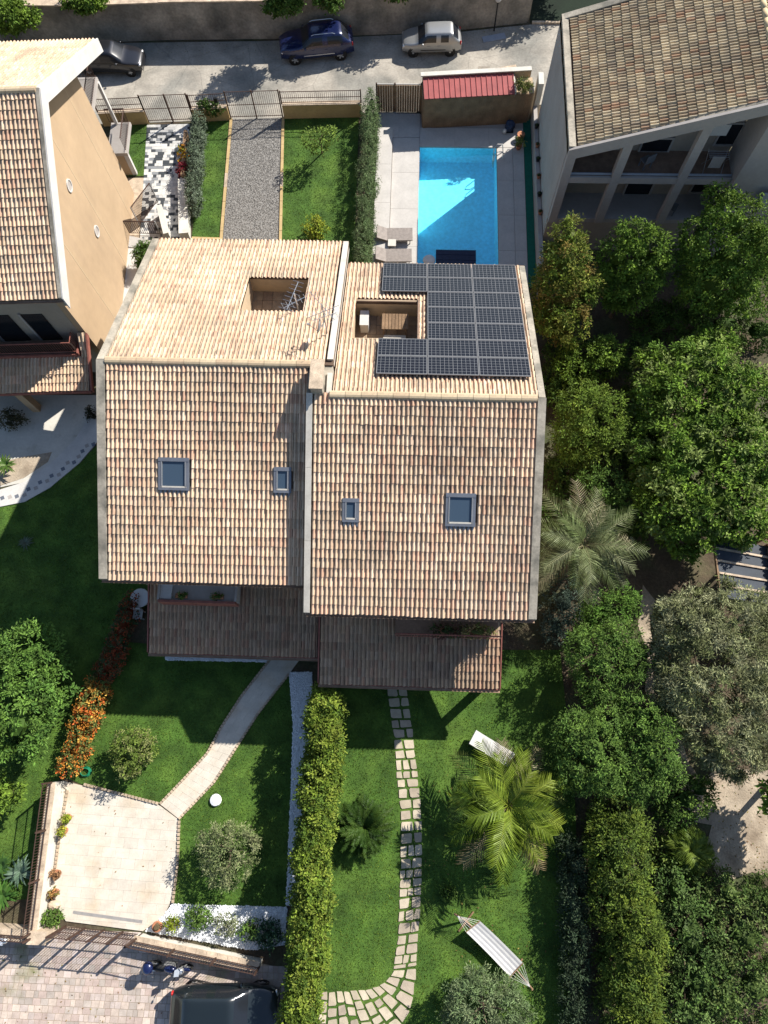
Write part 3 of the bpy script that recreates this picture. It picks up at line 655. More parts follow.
# first-floor balcony under the front eave and tiled porch below it
zbk = 3.3
px_, py_ = W(0,347,zbk+1.0)
rl = MB(); yr0 = W(40,346,zbk+.9)[1]; xr0 = -16.6
MB().box(-24.0, (yr0+18.0)/2, zbk, 14.6, 18.0-yr0, .2).build('balcony_floor', m_terr, LH)
rl.tube([(-31,yr0,zbk+1.0),(xr0,yr0,zbk+1.0),(xr0,17.9,zbk+1.0)], .035, 6); rl.tube([(-31,yr0,zbk+.2),(xr0,yr0,zbk+.2),(xr0,17.9,zbk+.2)], .025, 6); rl.build('railing', m_red, LH)
bs = MB().tube([(0,0,0),(0,0,.8)], .012, 4).build('baluster', m_red, LH, local=True); bs.location = Vector((xr0, yr0, zbk+.2))-wloc(LH)
for i in range(1, 75): inst('baluster', bs, LH, Vector((xr0-i*.12, yr0, zbk+.2))-wloc(LH))
for i in range(1, 16): inst('baluster', bs, LH, Vector((xr0, yr0+i*.12, zbk+.2))-wloc(LH))
MB().bar((-31,yr0+.12),(xr0-.05,yr0+.12), .06, zbk+.1, zbk+.75).build('parapet_panel', m_dark, LH)
for x0_, x1_ in ((-20.3,-19.0),(-18.4,-17.4)):
    MB().bar((x0_,18.08),(x1_,18.08), .06, zbk+.1, zbk+2.3).build('door', m_darkglass, LH)
    MB().bar((x0_-.1,18.05),(x0_,18.05), .08, zbk+.1, zbk+2.4).build('door_frame', m_greyp, LH)
yp0 = W(40,393,2.7)[1]; xp1 = -16.02
d, _ = slope_y(LH, -31, xp1, yp0, yr0-.12, 2.7, zbk-.15, inset=.1, thick=.12)
d2, _ = slope_y(LH, xr0+.12, xp1+.002, yr0-.12, 18.0, zbk-.15, 3.95, inset=.04, thick=.12)
beam(MB(), (xp1+.05, yp0, 2.7), (xp1+.05, 18.0, 3.95), .08, .2, .08, (1,0,0)).build('fascia', m_red, LH)
MB().bar((-31,yp0-.03),(xp1,yp0-.03), .05, 2.52, 2.72).build('fascia', m_red, LH)
MB().bar((-31,yr0-.09),(xr0,yr0-.09), .08, zbk-.25, zbk+.12).build('kerb', m_red, LH); MB().bar((xr0+.06,yr0-.1),(xr0+.06,17.9), .08, zbk-.2, zbk+.22).build('kerb', m_red, LH)
for px, py in ((22,408),(-120,408)):
    x, y = W(px+10, py+4, 0); MB().box(x, yp0+.45, 1.25, .4, .4, 2.56).build('pillar', m_peach, LH)
# back balconies with railings and corner pillar
def railing(root, pts, z0, h=1.0, material=m_grey, step=.13, name='baluster'):
    m_ = MB(); m_.tube([(p[0],p[1],z0+h) for p in pts], .035, 6); m_.build('handrail', material, root)
    m_ = MB(); m_.tube([(p[0],p[1],z0+.12) for p in pts], .018, 5); m_.build('rail', material, root)
    L = pl_len(pts); n = max(2, int(L/step)); first = None
    for i in range(n+1):
        p = pl_at(pts, i/n)
        if first is None:
            first = MB().tube([(0,0,0),(0,0,h-.13)], .017, 4).build(name, material, root, local=True); first.location = Vector((p[0],p[1],z0+.12))-wloc(root)
        else: inst(name, first, root, Vector((p[0],p[1],z0+.12))-wloc(root))
bx0, bx1 = -18.4, -16.2
MB().box((bx0+bx1)/2, 31.3, 5.55, bx1-bx0, 2.4, .2).build('balcony_floor', m_greyp, LH); railing(LH, [(bx0,32.45),(bx1-.05,32.45),(bx1-.05,30.1)], 5.65, 1.0, m_brownmetal, .15)
MB().box(bx1-.02, 32.3, 4.2, .16,.16,2.6).build('pillar', m_white, LH)
sx, sy = W(145,176); MB().box(-16.0, 31.3, 2.72, 1.1, 2.2, .2).build('balcony_floor', m_greyp, LH); railing(LH, [(-16.6,32.35),(-15.5,32.35),(-15.5,30.3)], 2.82, .95, m_brownmetal, .15)
MB().box(sx, sy, 1.3, .26,.2,2.66).build('pillar', m_white, LH); MB().box(sx-.5, sy-.02, 1.3, .7,.12,2.64).build('pillar', m_peach, LH)

LH.rotation_euler = (0,0,.055); LH.location = (-19.25,25,0)
# ------------------------------------------------------------------ right neighbour house
RX0, RY0, RY1 = 7.42, 26.65, 35.1; RZ0 = 7.15; _q = WY(768,104,RY0); RS = (_q[1]-RZ0)/(_q[0]-RX0); RX1 = 15.9; SLZ = WY(640,177,RY0)[1]-.05; GFZ = SLZ-2.95
RH = thing('neighbour_house', 'beige house with brown tiled roof and shaded two-storey loggias at the top right', 'house', (12, 31, 0))
rz = lambda x: RZ0+RS*(x-RX0)
V = [(RX0,RY0,RZ0-.25),(RX1,RY0,rz(RX1)-.25),(RX1,RY1,rz(RX1)-.25),(RX0,RY1,RZ0-.25),(RX0,RY0,RZ0),(RX1,RY0,rz(RX1)),(RX1,RY1,rz(RX1)),(RX0,RY1,RZ0)]
dk = MB().add(V, [(3,2,1,0),(4,5,6,7),(0,1,5,4),(1,2,6,5),(2,3,7,6),(3,0,4,7)]).build('roof_slope', m_roofdeck, RH)
Ls = math.hypot(RX1-RX0-.42, RS*(RX1-RX0-.42)); cs = (RX1-RX0-.42)/Ls
roof_tiles(dk, (RX1, RY1-.35, rz(RX1)+.012), (0,-1,0), (-cs,0,-RS*cs), (-RS*cs,0,cs), RY1-RY0-.45, Ls, .178, .40, pal=(PAL_OLD, PAL_OLDW))
# far slope of the same roof, beyond the ridge
V = [(RX1+.01,RY0,rz(RX1)-.25),(RX1+8,RY0,RZ0-.25),(RX1+8,RY1,RZ0-.25),(RX1+.01,RY1,rz(RX1)-.25),(RX1+.01,RY0,rz(RX1)),(RX1+8,RY0,RZ0),(RX1+8,RY1,RZ0),(RX1+.01,RY1,rz(RX1))]
dk2 = MB().add(V, [(3,2,1,0),(4,5,6,7),(0,1,5,4),(1,2,6,5),(2,3,7,6),(3,0,4,7)]).build('roof_slope', m_roofdeck, RH)
roof_tiles(dk2, (RX1, RY0+.1, rz(RX1)+.012), (0,1,0), (cs,0,-RS*cs), (RS*cs,0,cs), RY1-RY0-.45, 8, .178, .40, pal=(PAL_OLD, PAL_OLDW))
n = 14
for i in range(n):
    y0, y1 = RY0+.1+i*(RY1-RY0-.3)/n, RY0+.1+(i+.98)*(RY1-RY0-.3)/n
    MB().tube([(RX1, y0, rz(RX1)+.02), (RX1, y1, rz(RX1)+.02)], [.15,.13], 8, col=(.5,.38,.22)).build('ridge_tile', m_tile, RH, smooth=True)
MB().bar((RX0+.16,RY0+.02),(RX0+.16,RY1), .32, RZ0-.35, RZ0+.20).build('parapet', m_verge, RH)
MB().bar((RX0+.37,RY0+.1),(RX0+.37,RY1-.3), .08, RZ0-.1, RZ0+.06).build('gutter', m_black, RH)
beam(MB(), (RX0, RY0-.06, RZ0), (RX1, RY0-.06, rz(RX1)), .14, .52, .10, (0,1,0)).build('fascia', m_greyp, RH)
beam(MB(), (RX0+.3, RY0+.12, RZ0), (RX1, RY0+.12, rz(RX1)), .16, .2, .09, (0,1,0)).build('verge', m_verge, RH)
beam(MB(), (RX0, RY1-.12, RZ0), (RX1, RY1-.12, rz(RX1)), .36, .3, .16, (0,1,0)).build('verge', m_verge, RH)
MB().bar((RX0+.12,RY0+.25),(RX0+.12,RY1), .24, -.03, RZ0-.36).build('wall', m_greyp, RH)
RB1 = RY0+1.7
V = [(x, y, z) for y in (RB1, RB1+.24) for x, z in ((RX0+.24,-.03),(RX1,-.03),(RX1,rz(RX1)-.3),(RX0+.24,rz(RX0)-.3))]; MB().add(V, [(0,1,2,3),(7,6,5,4),(0,4,5,1),(1,5,6,2),(2,6,7,3),(3,7,4,0)]).build('wall', m_beige, RH)
for z in (SLZ-.14, GFZ-.14): MB().box((RX0+RX1)/2+.1, RY0+.86, z, RX1-RX0, 1.72, .28).build('loggia_floor', m_terr if z > 4 else m_greyp, RH)
MB().bar((RX0,RY0-.02),(RX1,RY0-.02), .12, SLZ-.32, SLZ+.06).build('slab_edge', m_greyp, RH)
MB().box((RX0+RX1)/2, RY0+.1, (GFZ-.3)/2, RX1-RX0, .2, GFZ-.28).build('base_wall', m_beige, RH)
m_rail = mat('loggia_rail', (.30,.33,.38), .5, .1, 2, metal=.2)
MB().bar((RX0+.2,RY0+.1),(RX1-.1,RY0+.1), .05, SLZ+.07, SLZ+.18).build('edge_rail', m_rail, RH)
for xc, wd in ((RX0+.22,.42),(WY(612,186,RY0)[0],.42),(WY(684,174,RY0)[0],.42)):
    MB().box(xc, RY0+.05, (GFZ-.2+rz(xc)-.4)/2, wd, .32, rz(xc)-.4-GFZ+.2).build('column', m_greyp, RH)
MB().box(RX1+1.3, RY0+.6, 4.6, 2.7, 1.9, 9.2).build('wall', m_greyp, RH)
def lwin(pts, nm, trim=True, glass=m_darkglass):
    q = [WY(px, py, RB1) for px, py in pts]; x0 = min(a[0] for a in q); x1 = max(a[0] for a in q)
    x0 = (q[0][0]+q[3][0])/2; x1 = (q[1][0]+q[2][0])/2; z1 = (q[0][1]+q[1][1])/2; z0 = (q[2][1]+q[3][1])/2
    t = thing_part(nm, RH, ((x0+x1)/2, RB1, z0))
    MB().box((x0+x1)/2, RB1-.02, (z0+z1)/2, x1-x0, .06, z1-z0).build('pane', glass, t)
    for x in (x0-.05, x1+.05): MB().box(x, RB1-.04, (z0+z1)/2, .1, .12, z1-z0+.2).build('frame', m_greyp, t)
    for z in (z0-.05, z1+.05): MB().box((x0+x1)/2, RB1-.045, z, x1-x0-.002, .11, .1).build('frame', m_greyp, t)
lwin([(643,138),(671.7,138),(667.8,150.5),(641,150.5)], 'window'); lwin([(724,124),(744,122),(733,143.5),(716,143)], 'window')
lwin([(628.7,180),(653.7,180),(643.6,205),(620,203)], 'door'); lwin([(696,179),(713,179),(706,191),(691,191)], 'window')
t = thing_part('air_conditioner', RH, (14.6, RB1-.3, SLZ+1.5)); MB().box(14.6, RB1-.35, SLZ+1.8, .9, .35, .65).build('case', m_cloth, t); MB().box(14.6, RB1-.2, SLZ+1.42, .9, .4, .04).build('bracket', m_grey, t)
t = thing('laundry_rack', 'grey drying rack with hanging cloth on the upper loggia of the right house', 'drying rack', (14.9, RY0+.6, SLZ))
q = MB()
for i in range(4): q.tube([(14.4,RY0+.4+i*.12,SLZ+.95),(15.4,RY0+.4+i*.12,SLZ+.95)], .012, 4)
for x in (14.45,15.35): q.tube([(x,RY0+.3,SLZ),(x,RY0+.9,SLZ+.95)], .015, 4); q.tube([(x,RY0+.9,SLZ),(x,RY0+.3,SLZ+.95)], .015, 4)
q.build('frame', m_grey, t); MB().bar((14.6,RY0+.42),(15.2,RY0+.42), .02, SLZ+.25, SLZ+.97).build('cloth', m_greyp, t)
seat(11.6, RY0+.7, SLZ, 'dark chair on the upper loggia of the right house', .5, .5, m_bluegrey)
seat(13.9, RY0+.5, GFZ, 'dark garden chair on the lower loggia of the right house', -.4, .5, m_bluegrey)
# right wing with a balcony
MB().box(20.3, 27.4, 2.2, 2.6, 1.0, 4.4).build('wall', m_beige, RH); MB().box(19.0, 26.5, 4.5, 3.4, 1.4, .25).build('balcony_floor', m_greyp, RH)
MB().bar((17.4,25.85),(20.8,25.85), .08, 4.62, 5.4).build('parapet', m_rail, RH)
for p in ((20.5,26.0),): MB().box(p[0], p[1], 2.2, .3, .3, 4.4).build('column', m_greyp, RH)

# ------------------------------------------------------------------ top strip: retaining wall, terrace behind, lamp
rw = [(-60,42.1),(-20.48,42.1),(-15.9,42.35),(-9.4,42.5),(-1.27,43.0),(3.05,43.4),(7.0,44.0)]
wt = thing('retaining_wall', 'long weathered concrete retaining wall along the far side of the lane', 'wall', (-7,42.5,0))
for i in range(len(rw)-1):
    a, b = np.array(rw[i]), np.array(rw[i+1]); d = (b-a)/np.linalg.norm(b-a); nn = np.array((-d[1], d[0]))*.2
    MB().bar(a+nn+(d*.003), b+nn+d*.2, .4, -.03, 2.35+.03*i).build('wall_section', m_stone, wt)
    MB().bar(a+nn, b+nn+d*.2, .48, 2.35+.03*i, 2.43+.03*i).build('coping', m_coping, wt)
MB().bar((7.1,44.1),(7.3,60), .4, -.03, 2.5).build('wall_section', m_stone, wt)
tag(MB().prism([(x,y+.35) for x,y in rw]+[(7.0,60),(7.0,120),(-60,120)], -.03, 2.2).build('terrace_ground', m_soil), 'raised dark ground behind the retaining wall', kind='structure')
m_cables = m_black
lp = thing('street_lamp', 'thin black lamp post with white globe against the retaining wall', 'lamp', (5.05,43.3,0))
MB().tube([(5.05,43.3,-.03),(5.05,43.3,1.9)], [.05,.035], 8).build('post', m_black, lp); MB().ell((5.05,43.3,2.05), (.19,.19,.19), 12, 9).build('globe', m_white, lp, smooth=True); MB().lathe([(.09,0),(.11,.08)], (5.05,43.3,1.82), 10).build('collar', m_black, lp)
x, y = W(484,71); hc = thing('manhole_cover', 'square grey manhole cover in the lane behind the red shed roof', 'manhole cover', (x,y,0))
MB().box(x, y, .0, .75,.75,.012).build('cover', m_stone, hc)
for lab, px, py, w_, h_, mt_ in (('pale concrete patch in the lane beside the manhole cover',505,71,1.6,.7,m_coping), ('blue-grey metal sheet lying in the lane below the lamp post',494,38,1.5,.5,m_rail)):
    x, y = W(px, py); tag(MB().box(x, y, .006 if mt_ is m_coping else .02, w_, h_, .014 if mt_ is m_coping else .03, .25).build('sheet' if mt_ is m_rail else 'road_patch', mt_), lab, 'sheet' if mt_ is m_rail else 'patch')

# ------------------------------------------------------------------ street fence, gates
def fence_panel(name, label, a, b, z0, h, material=m_brownmetal, posts=(0,1), br=.011, step=.12, rails=(.08,.45,.95), cat='fence', group=None):
    a = np.array(a); b = np.array(b); o = thing(name, label, cat, (a[0],a[1],z0), group=group); L = np.linalg.norm(b-a); d = (b-a)/L
    for t in posts:
        p = a+(b-a)*t; MB().box(p[0], p[1], z0+h/2-.01, .07,.07,h+.06).build('post', material, o)
    for r_ in rails: MB().bar(a, b, .03, z0+h*r_-.015, z0+h*r_+.015).build('rail', material, o)
    n = int(L/step); bs = MB().tube([(0,0,0),(0,0,h*.93)], br, 4).build('bar', material, o, local=True); first = True
    for i in range(1, n):
        p = a+(b-a)*(i/n)-a
        if first: bs.location = (p[0],p[1],.04); first = False
        else: inst('bar', bs, o, (p[0],p[1],.04))
    return o
def low_wall(label, a, b, h, material, w=.22, cap=m_coping, group=None):
    o = thing('boundary_wall', label, 'wall', (a[0],a[1],0), group=group); MB().bar(a, b, w, -.03, h).build('wall', material, o); MB().bar(a, b, w+.06, h, h+.06).build('coping', cap, o); return o
f0, f1, f2, f3, f4, f5, f6 = [np.array(p) for p in ((-19.2,35.3),(-16.4,35.5),(-13.6,35.67),(-11.3,35.86),(-8.1,36.02),(-3.2,36.2),(-2.25,36.5))]
low_wall('ochre street wall below the neighbour staircase', f0, f1, .9, m_yellow); fence_panel('iron_railing', 'brown iron railing on the ochre wall by the neighbour staircase', f0, f1, .96, .9)
gt = fence_panel('iron_gate', 'brown iron double gate at the head of the black and white paved path', f1, f2, .05, 1.9, posts=(0,.54,1), cat='gate', rails=(.06,.5,.98))
low_wall('ochre street wall between the two iron gates', f2+(f3-f2)*.03, f3-(f3-f2)*.03, .9, m_yellow); fence_panel('iron_railing', 'brown iron railing between the two iron gates', f2+(f3-f2)*.04, f3-(f3-f2)*.04, .96, .9, posts=(.0,))
fence_panel('iron_gate', 'brown iron double gate at the head of the gravel drive', f3, f4, .05, 1.9, posts=(0,.5,1), cat='gate', rails=(.06,.5,.98))
low_wall('ochre street wall behind the back lawn', f4+(.1,0), f5, .95, m_yellow); fence_panel('iron_railing', 'brown iron railing on the ochre wall behind the back lawn', f4+(.1,0), f5, 1.01, .85)
bx = MB().box(-11.9, 35.75, 1.45, .22,.12,.32); tag(bx.build('letter_box', m_black), 'small black letter box on the railing beside the gravel gate', 'letter box')
bg_ = thing('board_gate', 'brown vertical-board gate beside the pool shed', 'gate', (-.9,36.52,0))
for i in range(18): MB().box(-2.2+(i+.5)*.147, 36.54, .95, .138,.035,1.86+random.uniform(0,.012)).build('board', m_wood, bg_)
for x in (-2.25,-1.15,.42): MB().box(x, 36.6, .98, .09,.08,1.98).build('post', m_brownmetal, bg_)
MB().bar((-2.25,36.6),(.42,36.6), .03, 1.88,1.93).build('rail', m_white, bg_)

# ------------------------------------------------------------------ pool area
sh = thing('pool_shed', 'low brown boarded shed with red ribbed roof behind the pool', 'shed', (3.5,35.5,0))
A0, A1 = np.array((.58,35.28)), np.array((6.95,35.80)); D_ = (A1-A0)/np.linalg.norm(A1-A0); Nn = np.array((-D_[1],D_[0])); Lw = np.linalg.norm(A1-A0)
nb = 42
for i in range(nb):
    p = A0+D_*(Lw*(i+.5)/nb); MB().box(p[0], p[1], 1.02, Lw/nb-.012, .03, 2.06, math.atan2(D_[1],D_[0])).build('board', m_wood, sh)
MB().bar(A0+Nn*.06, A1+Nn*.06, .06, -.03, 2.0).build('wall', m_wood, sh); MB().bar(A0+Nn*.09, A0+Nn*1.35, .08, -.03, 2.05).build('wall', m_wood, sh)
MB().bar(A0+Nn*1.42, A1+Nn*1.42, .2, -.03, 2.45).build('wall', m_cream, sh)
MB().bar(A0+Nn*1.42-D_*.1, A1+Nn*1.42, .3, 2.45, 2.51).build('coping', m_whitewall, sh)
R0, R1 = A0+D_*.02-Nn*.05, A0+D_*5.3-Nn*.05; nr = 17
for i in range(nr):
    q0, q1 = R0+(R1-R0)*(i/nr), R0+(R1-R0)*((i+.97)/nr); qs = [(q0,2.10),(q1,2.10),(q1+Nn*1.36,2.34),(q0+Nn*1.36,2.34)]
    V = [(p[0],p[1],z) for p, z in qs]+[(p[0],p[1],z+.03) for p, z in qs]; MB().add(V, [(3,2,1,0),(4,5,6,7),(0,1,5,4),(1,2,6,5),(2,3,7,6),(3,0,4,7)]).build('roof_sheet', m_redroof, sh)
    MB().tube([(q1[0],q1[1],2.14),((q1+Nn*1.36)[0],(q1+Nn*1.36)[1],2.38)], .028, 5).build('roof_rib', m_redroof, sh)
pb = A0+D_*5.95+Nn*.7; MB().box(pb[0], pb[1], 1.0, 1.1, 1.2, 2.0, math.atan2(D_[1],D_[0])).build('planter_box', m_cream, sh)
MB().bar(A0+D_*5.36, A0+D_*5.36+Nn*1.3, .08, 1.9, 2.3).build('planter_wall', m_whitewall, sh)
dm = MB(); dm.box((-2.2+6.72)/2, (PY1+36.4)/2, -.02, 8.9, 36.4-PY1, .02); dm.box(-.4,28.5,-.02,1.66,10.6,.02); dm.box(5.89,28.5,-.02,1.65,10.6,.02); deck = dm.build('pool_deck', m_greyp); tag(deck, 'pale paved deck round the pool', kind='structure')
def slabs(x0, x1, y0, y1, nx, ny, z=.03, h=.06, material=m_deck, parent=deck, gap=.012, name='paving_slab'):
    w, l = (x1-x0)/nx, (y1-y0)/ny; src = None
    for i in range(nx):
        for j in range(ny):
            p = (x0+(i+.5)*w, y0+(j+.5)*l, z-h/2)
            if src is None: src = MB().box(0,0,0,w-gap,l-gap,h).build(name, material, parent, local=True); src.location = p
            else: inst(name, src, parent, p)
slabs(-2.15, .40, 34.55, 36.4, 2, 1); slabs(.42, 6.7, PY1+.02, 35.3, 3, 1); slabs(-1.22, .40, 24, 34.53, 1, 4); slabs(5.08, 6.02, 24, PY1, 1, 4); slabs(6.03, 6.70, 24, PY1, 1, 4)
slabs(.42, 5.05, 23.2, PY0-.01, 3, 1)
bn = thing('raised_ledge', 'long raised pale ledge along the hedge side of the pool deck', 'ledge', (-1.7,30,0))
for i in range(4): MB().box(-1.70, 35.1-(i+.5)*2.8, .11, .92, 2.788, .28).build('ledge_slab', m_deck, bn)
sp = thing('swimming_pool', 'rectangular swimming pool with bright blue lining and clear water', 'pool', ((PX0+PX1)/2,29,-1.4))
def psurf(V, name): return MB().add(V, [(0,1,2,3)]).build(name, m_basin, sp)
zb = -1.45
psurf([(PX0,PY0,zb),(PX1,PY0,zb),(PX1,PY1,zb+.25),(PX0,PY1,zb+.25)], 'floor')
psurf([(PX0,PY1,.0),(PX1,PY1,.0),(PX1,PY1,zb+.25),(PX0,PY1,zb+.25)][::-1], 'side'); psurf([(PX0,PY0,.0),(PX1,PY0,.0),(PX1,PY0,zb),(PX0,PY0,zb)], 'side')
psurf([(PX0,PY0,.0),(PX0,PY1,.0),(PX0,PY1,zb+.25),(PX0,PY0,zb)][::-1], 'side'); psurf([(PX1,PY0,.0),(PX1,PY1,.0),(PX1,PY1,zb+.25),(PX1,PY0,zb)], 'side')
wv = []; nxw, nyw = 40, 80
wm = MB().add([(PX0+.001,PY0+.001,-.10),(PX1-.001,PY0+.001,-.10),(PX1-.001,PY1-.001,-.10),(PX0+.001,PY1-.001,-.10)], [(0,1,2,3)]).build('water', m_water, sp)
ld = MB()
x, y = W(498,156); 
for dy in (-.28,.28): ld.tube([(x-.25,y+dy,-.6),(x-.25,y+dy,.35),(x-.1,y+dy,.6),(x+.2,y+dy,.6),(x+.3,y+dy,.05)], .03, 7)
for k in range(2): ld.box(x-.25, y, -.2-.25*k, .08,.5,.03)
t = thing('pool_ladder', 'white pool ladder at the far right corner of the pool', 'ladder', (x,y,.03)); ld.build('rails', m_white, t)
# floating dark mat with grid of cushions
x, y = W(456,262); fm = thing('pool_float', 'dark navy quilted mat floating near the house end of the pool', 'float', (x,y,-.09))
src = None
for i in range(6):
    for j in range(5):
        p = (-.96+i*.385, -.7+j*.35, .0)
        if src is None: src = MB().box(0,0,0,.36,.325,.07).build('cushion', m_navy, fm, local=True); src.location = p
        else: inst('cushion', src, fm, p)
MB().box(0,0,-.012,2.3,1.76,.03).build('base', m_navy, fm, local=True)
x, y = W(429,261.5); o = MB(); o.lathe([(.1,0),(.30,.02),(.36,.09),(.32,.16),(.15,.2)], (x,y,.03), 20); tag(o.build('round_cushion', m_cloth, smooth=True), 'white round cushion beside the pool near the roof edge', 'cushion')
def sunbed(name, label, loc, rz, material, L=1.95, wd=.68, frame=m_grey, back=.55, group=None):
    t = thing(name, label, 'sun lounger', loc, rz, group)
    MB().box(-.30*L+.0, 0, .32, .40*L, wd, .06).build('leg_rest', material, t, local=True); MB().box(.10*L-.02, 0, .32, .38*L, wd, .06).build('seat', material, t, local=True)
    b = MB(); x0 = .29*L-.02; a = back; l = .34*L
    V = [(x0,-wd/2,.29),(x0,wd/2,.29),(x0+l*math.cos(a),wd/2,.29+l*math.sin(a)),(x0+l*math.cos(a),-wd/2,.29+l*math.sin(a))]; V = V+[(p[0]-.06*math.sin(a),p[1],p[2]+.06*math.cos(a)) for p in V]
    b.add(V, [(0,1,2,3),(7,6,5,4),(0,4,5,1),(1,5,6,2),(2,6,7,3),(3,7,4,0)]).build('backrest', material, t, local=True)
    for s in (-1,1):
        MB().box(-.1, s*(wd/2-.02), .275, L*.8, .04, .04).build('frame', frame, t, local=True)
        for x in (-.42*L, .22*L): MB().box(x, s*(wd/2-.03), .13, .05,.05,.26).build('leg', frame, t, local=True)
    return t
for lab, px, py in (('taupe curved sun lounger on the pool deck nearer the street',396,235), ('taupe curved sun lounger on the pool deck nearer the house',395,256)):
    x, y = W(px, py, .3); sunbed('sun_lounger', lab, (x,y,.255 if x < -1.24 else .03), pi+.03, m_wicker, 1.9, .85, m_grey, .45, 'loungers by the pool')
x, y = W(392,243,.4); t = thing('side_table', 'small pale square table between the two pool loungers', 'table', (x,y,.03))
MB().box(x,y,.42,.45,.45,.04).build('top', m_whitewall, t)
for sx in (-1,1):
    for sy in (-1,1): MB().box(x+sx*.18,y+sy*.18,.215,.04,.04,.37).build('leg', m_grey, t)
tag(MB().prism([(6.72,24),(7.16,24),(7.16,36.0),(6.72,36.0)], -.03, .05).build('turf_strip', m_green), 'strip of dark green artificial turf beside the pool deck', kind='structure')
pw_ = thing('boundary_wall', 'low grey wall with flower pots between the turf strip and right house', 'wall', (7.27,30,0))
for i in range(5): MB().box(7.28, 23.5+(i+.5)*2.5, .5, .22, 2.49, 1.06).build('wall_section', m_greyp, pw_)
MB().box(7.36, 36.45, 1.25, .30, .9, 2.55).build('wall_end', m_whitewall, pw_)
for i, (py, lab) in enumerate(((127,'first'),(146,'second'),(160,'third'),(177,'fourth'),(195,'fifth'),(213,'sixth'))):
    x, y = W(538, py, 1.1); t = thing('flower_pot', f'small dark flower pot on the low grey wall, {lab} from the street end', 'pot', (7.28, y, 1.03), group='pots on the low wall by the pool')
    MB().lathe([(.08,0),(.13,.2),(.14,.22),(.10,.21)], (7.28,y,1.03), 10).build('pot', m_terra if i%2 else m_black, t, smooth=True); MB().ell((7.28,y,1.27), (.1,.1,.08), 7, 5, jit=.25, col=(.03,.04,.015)).build('plant', m_leaf, t)

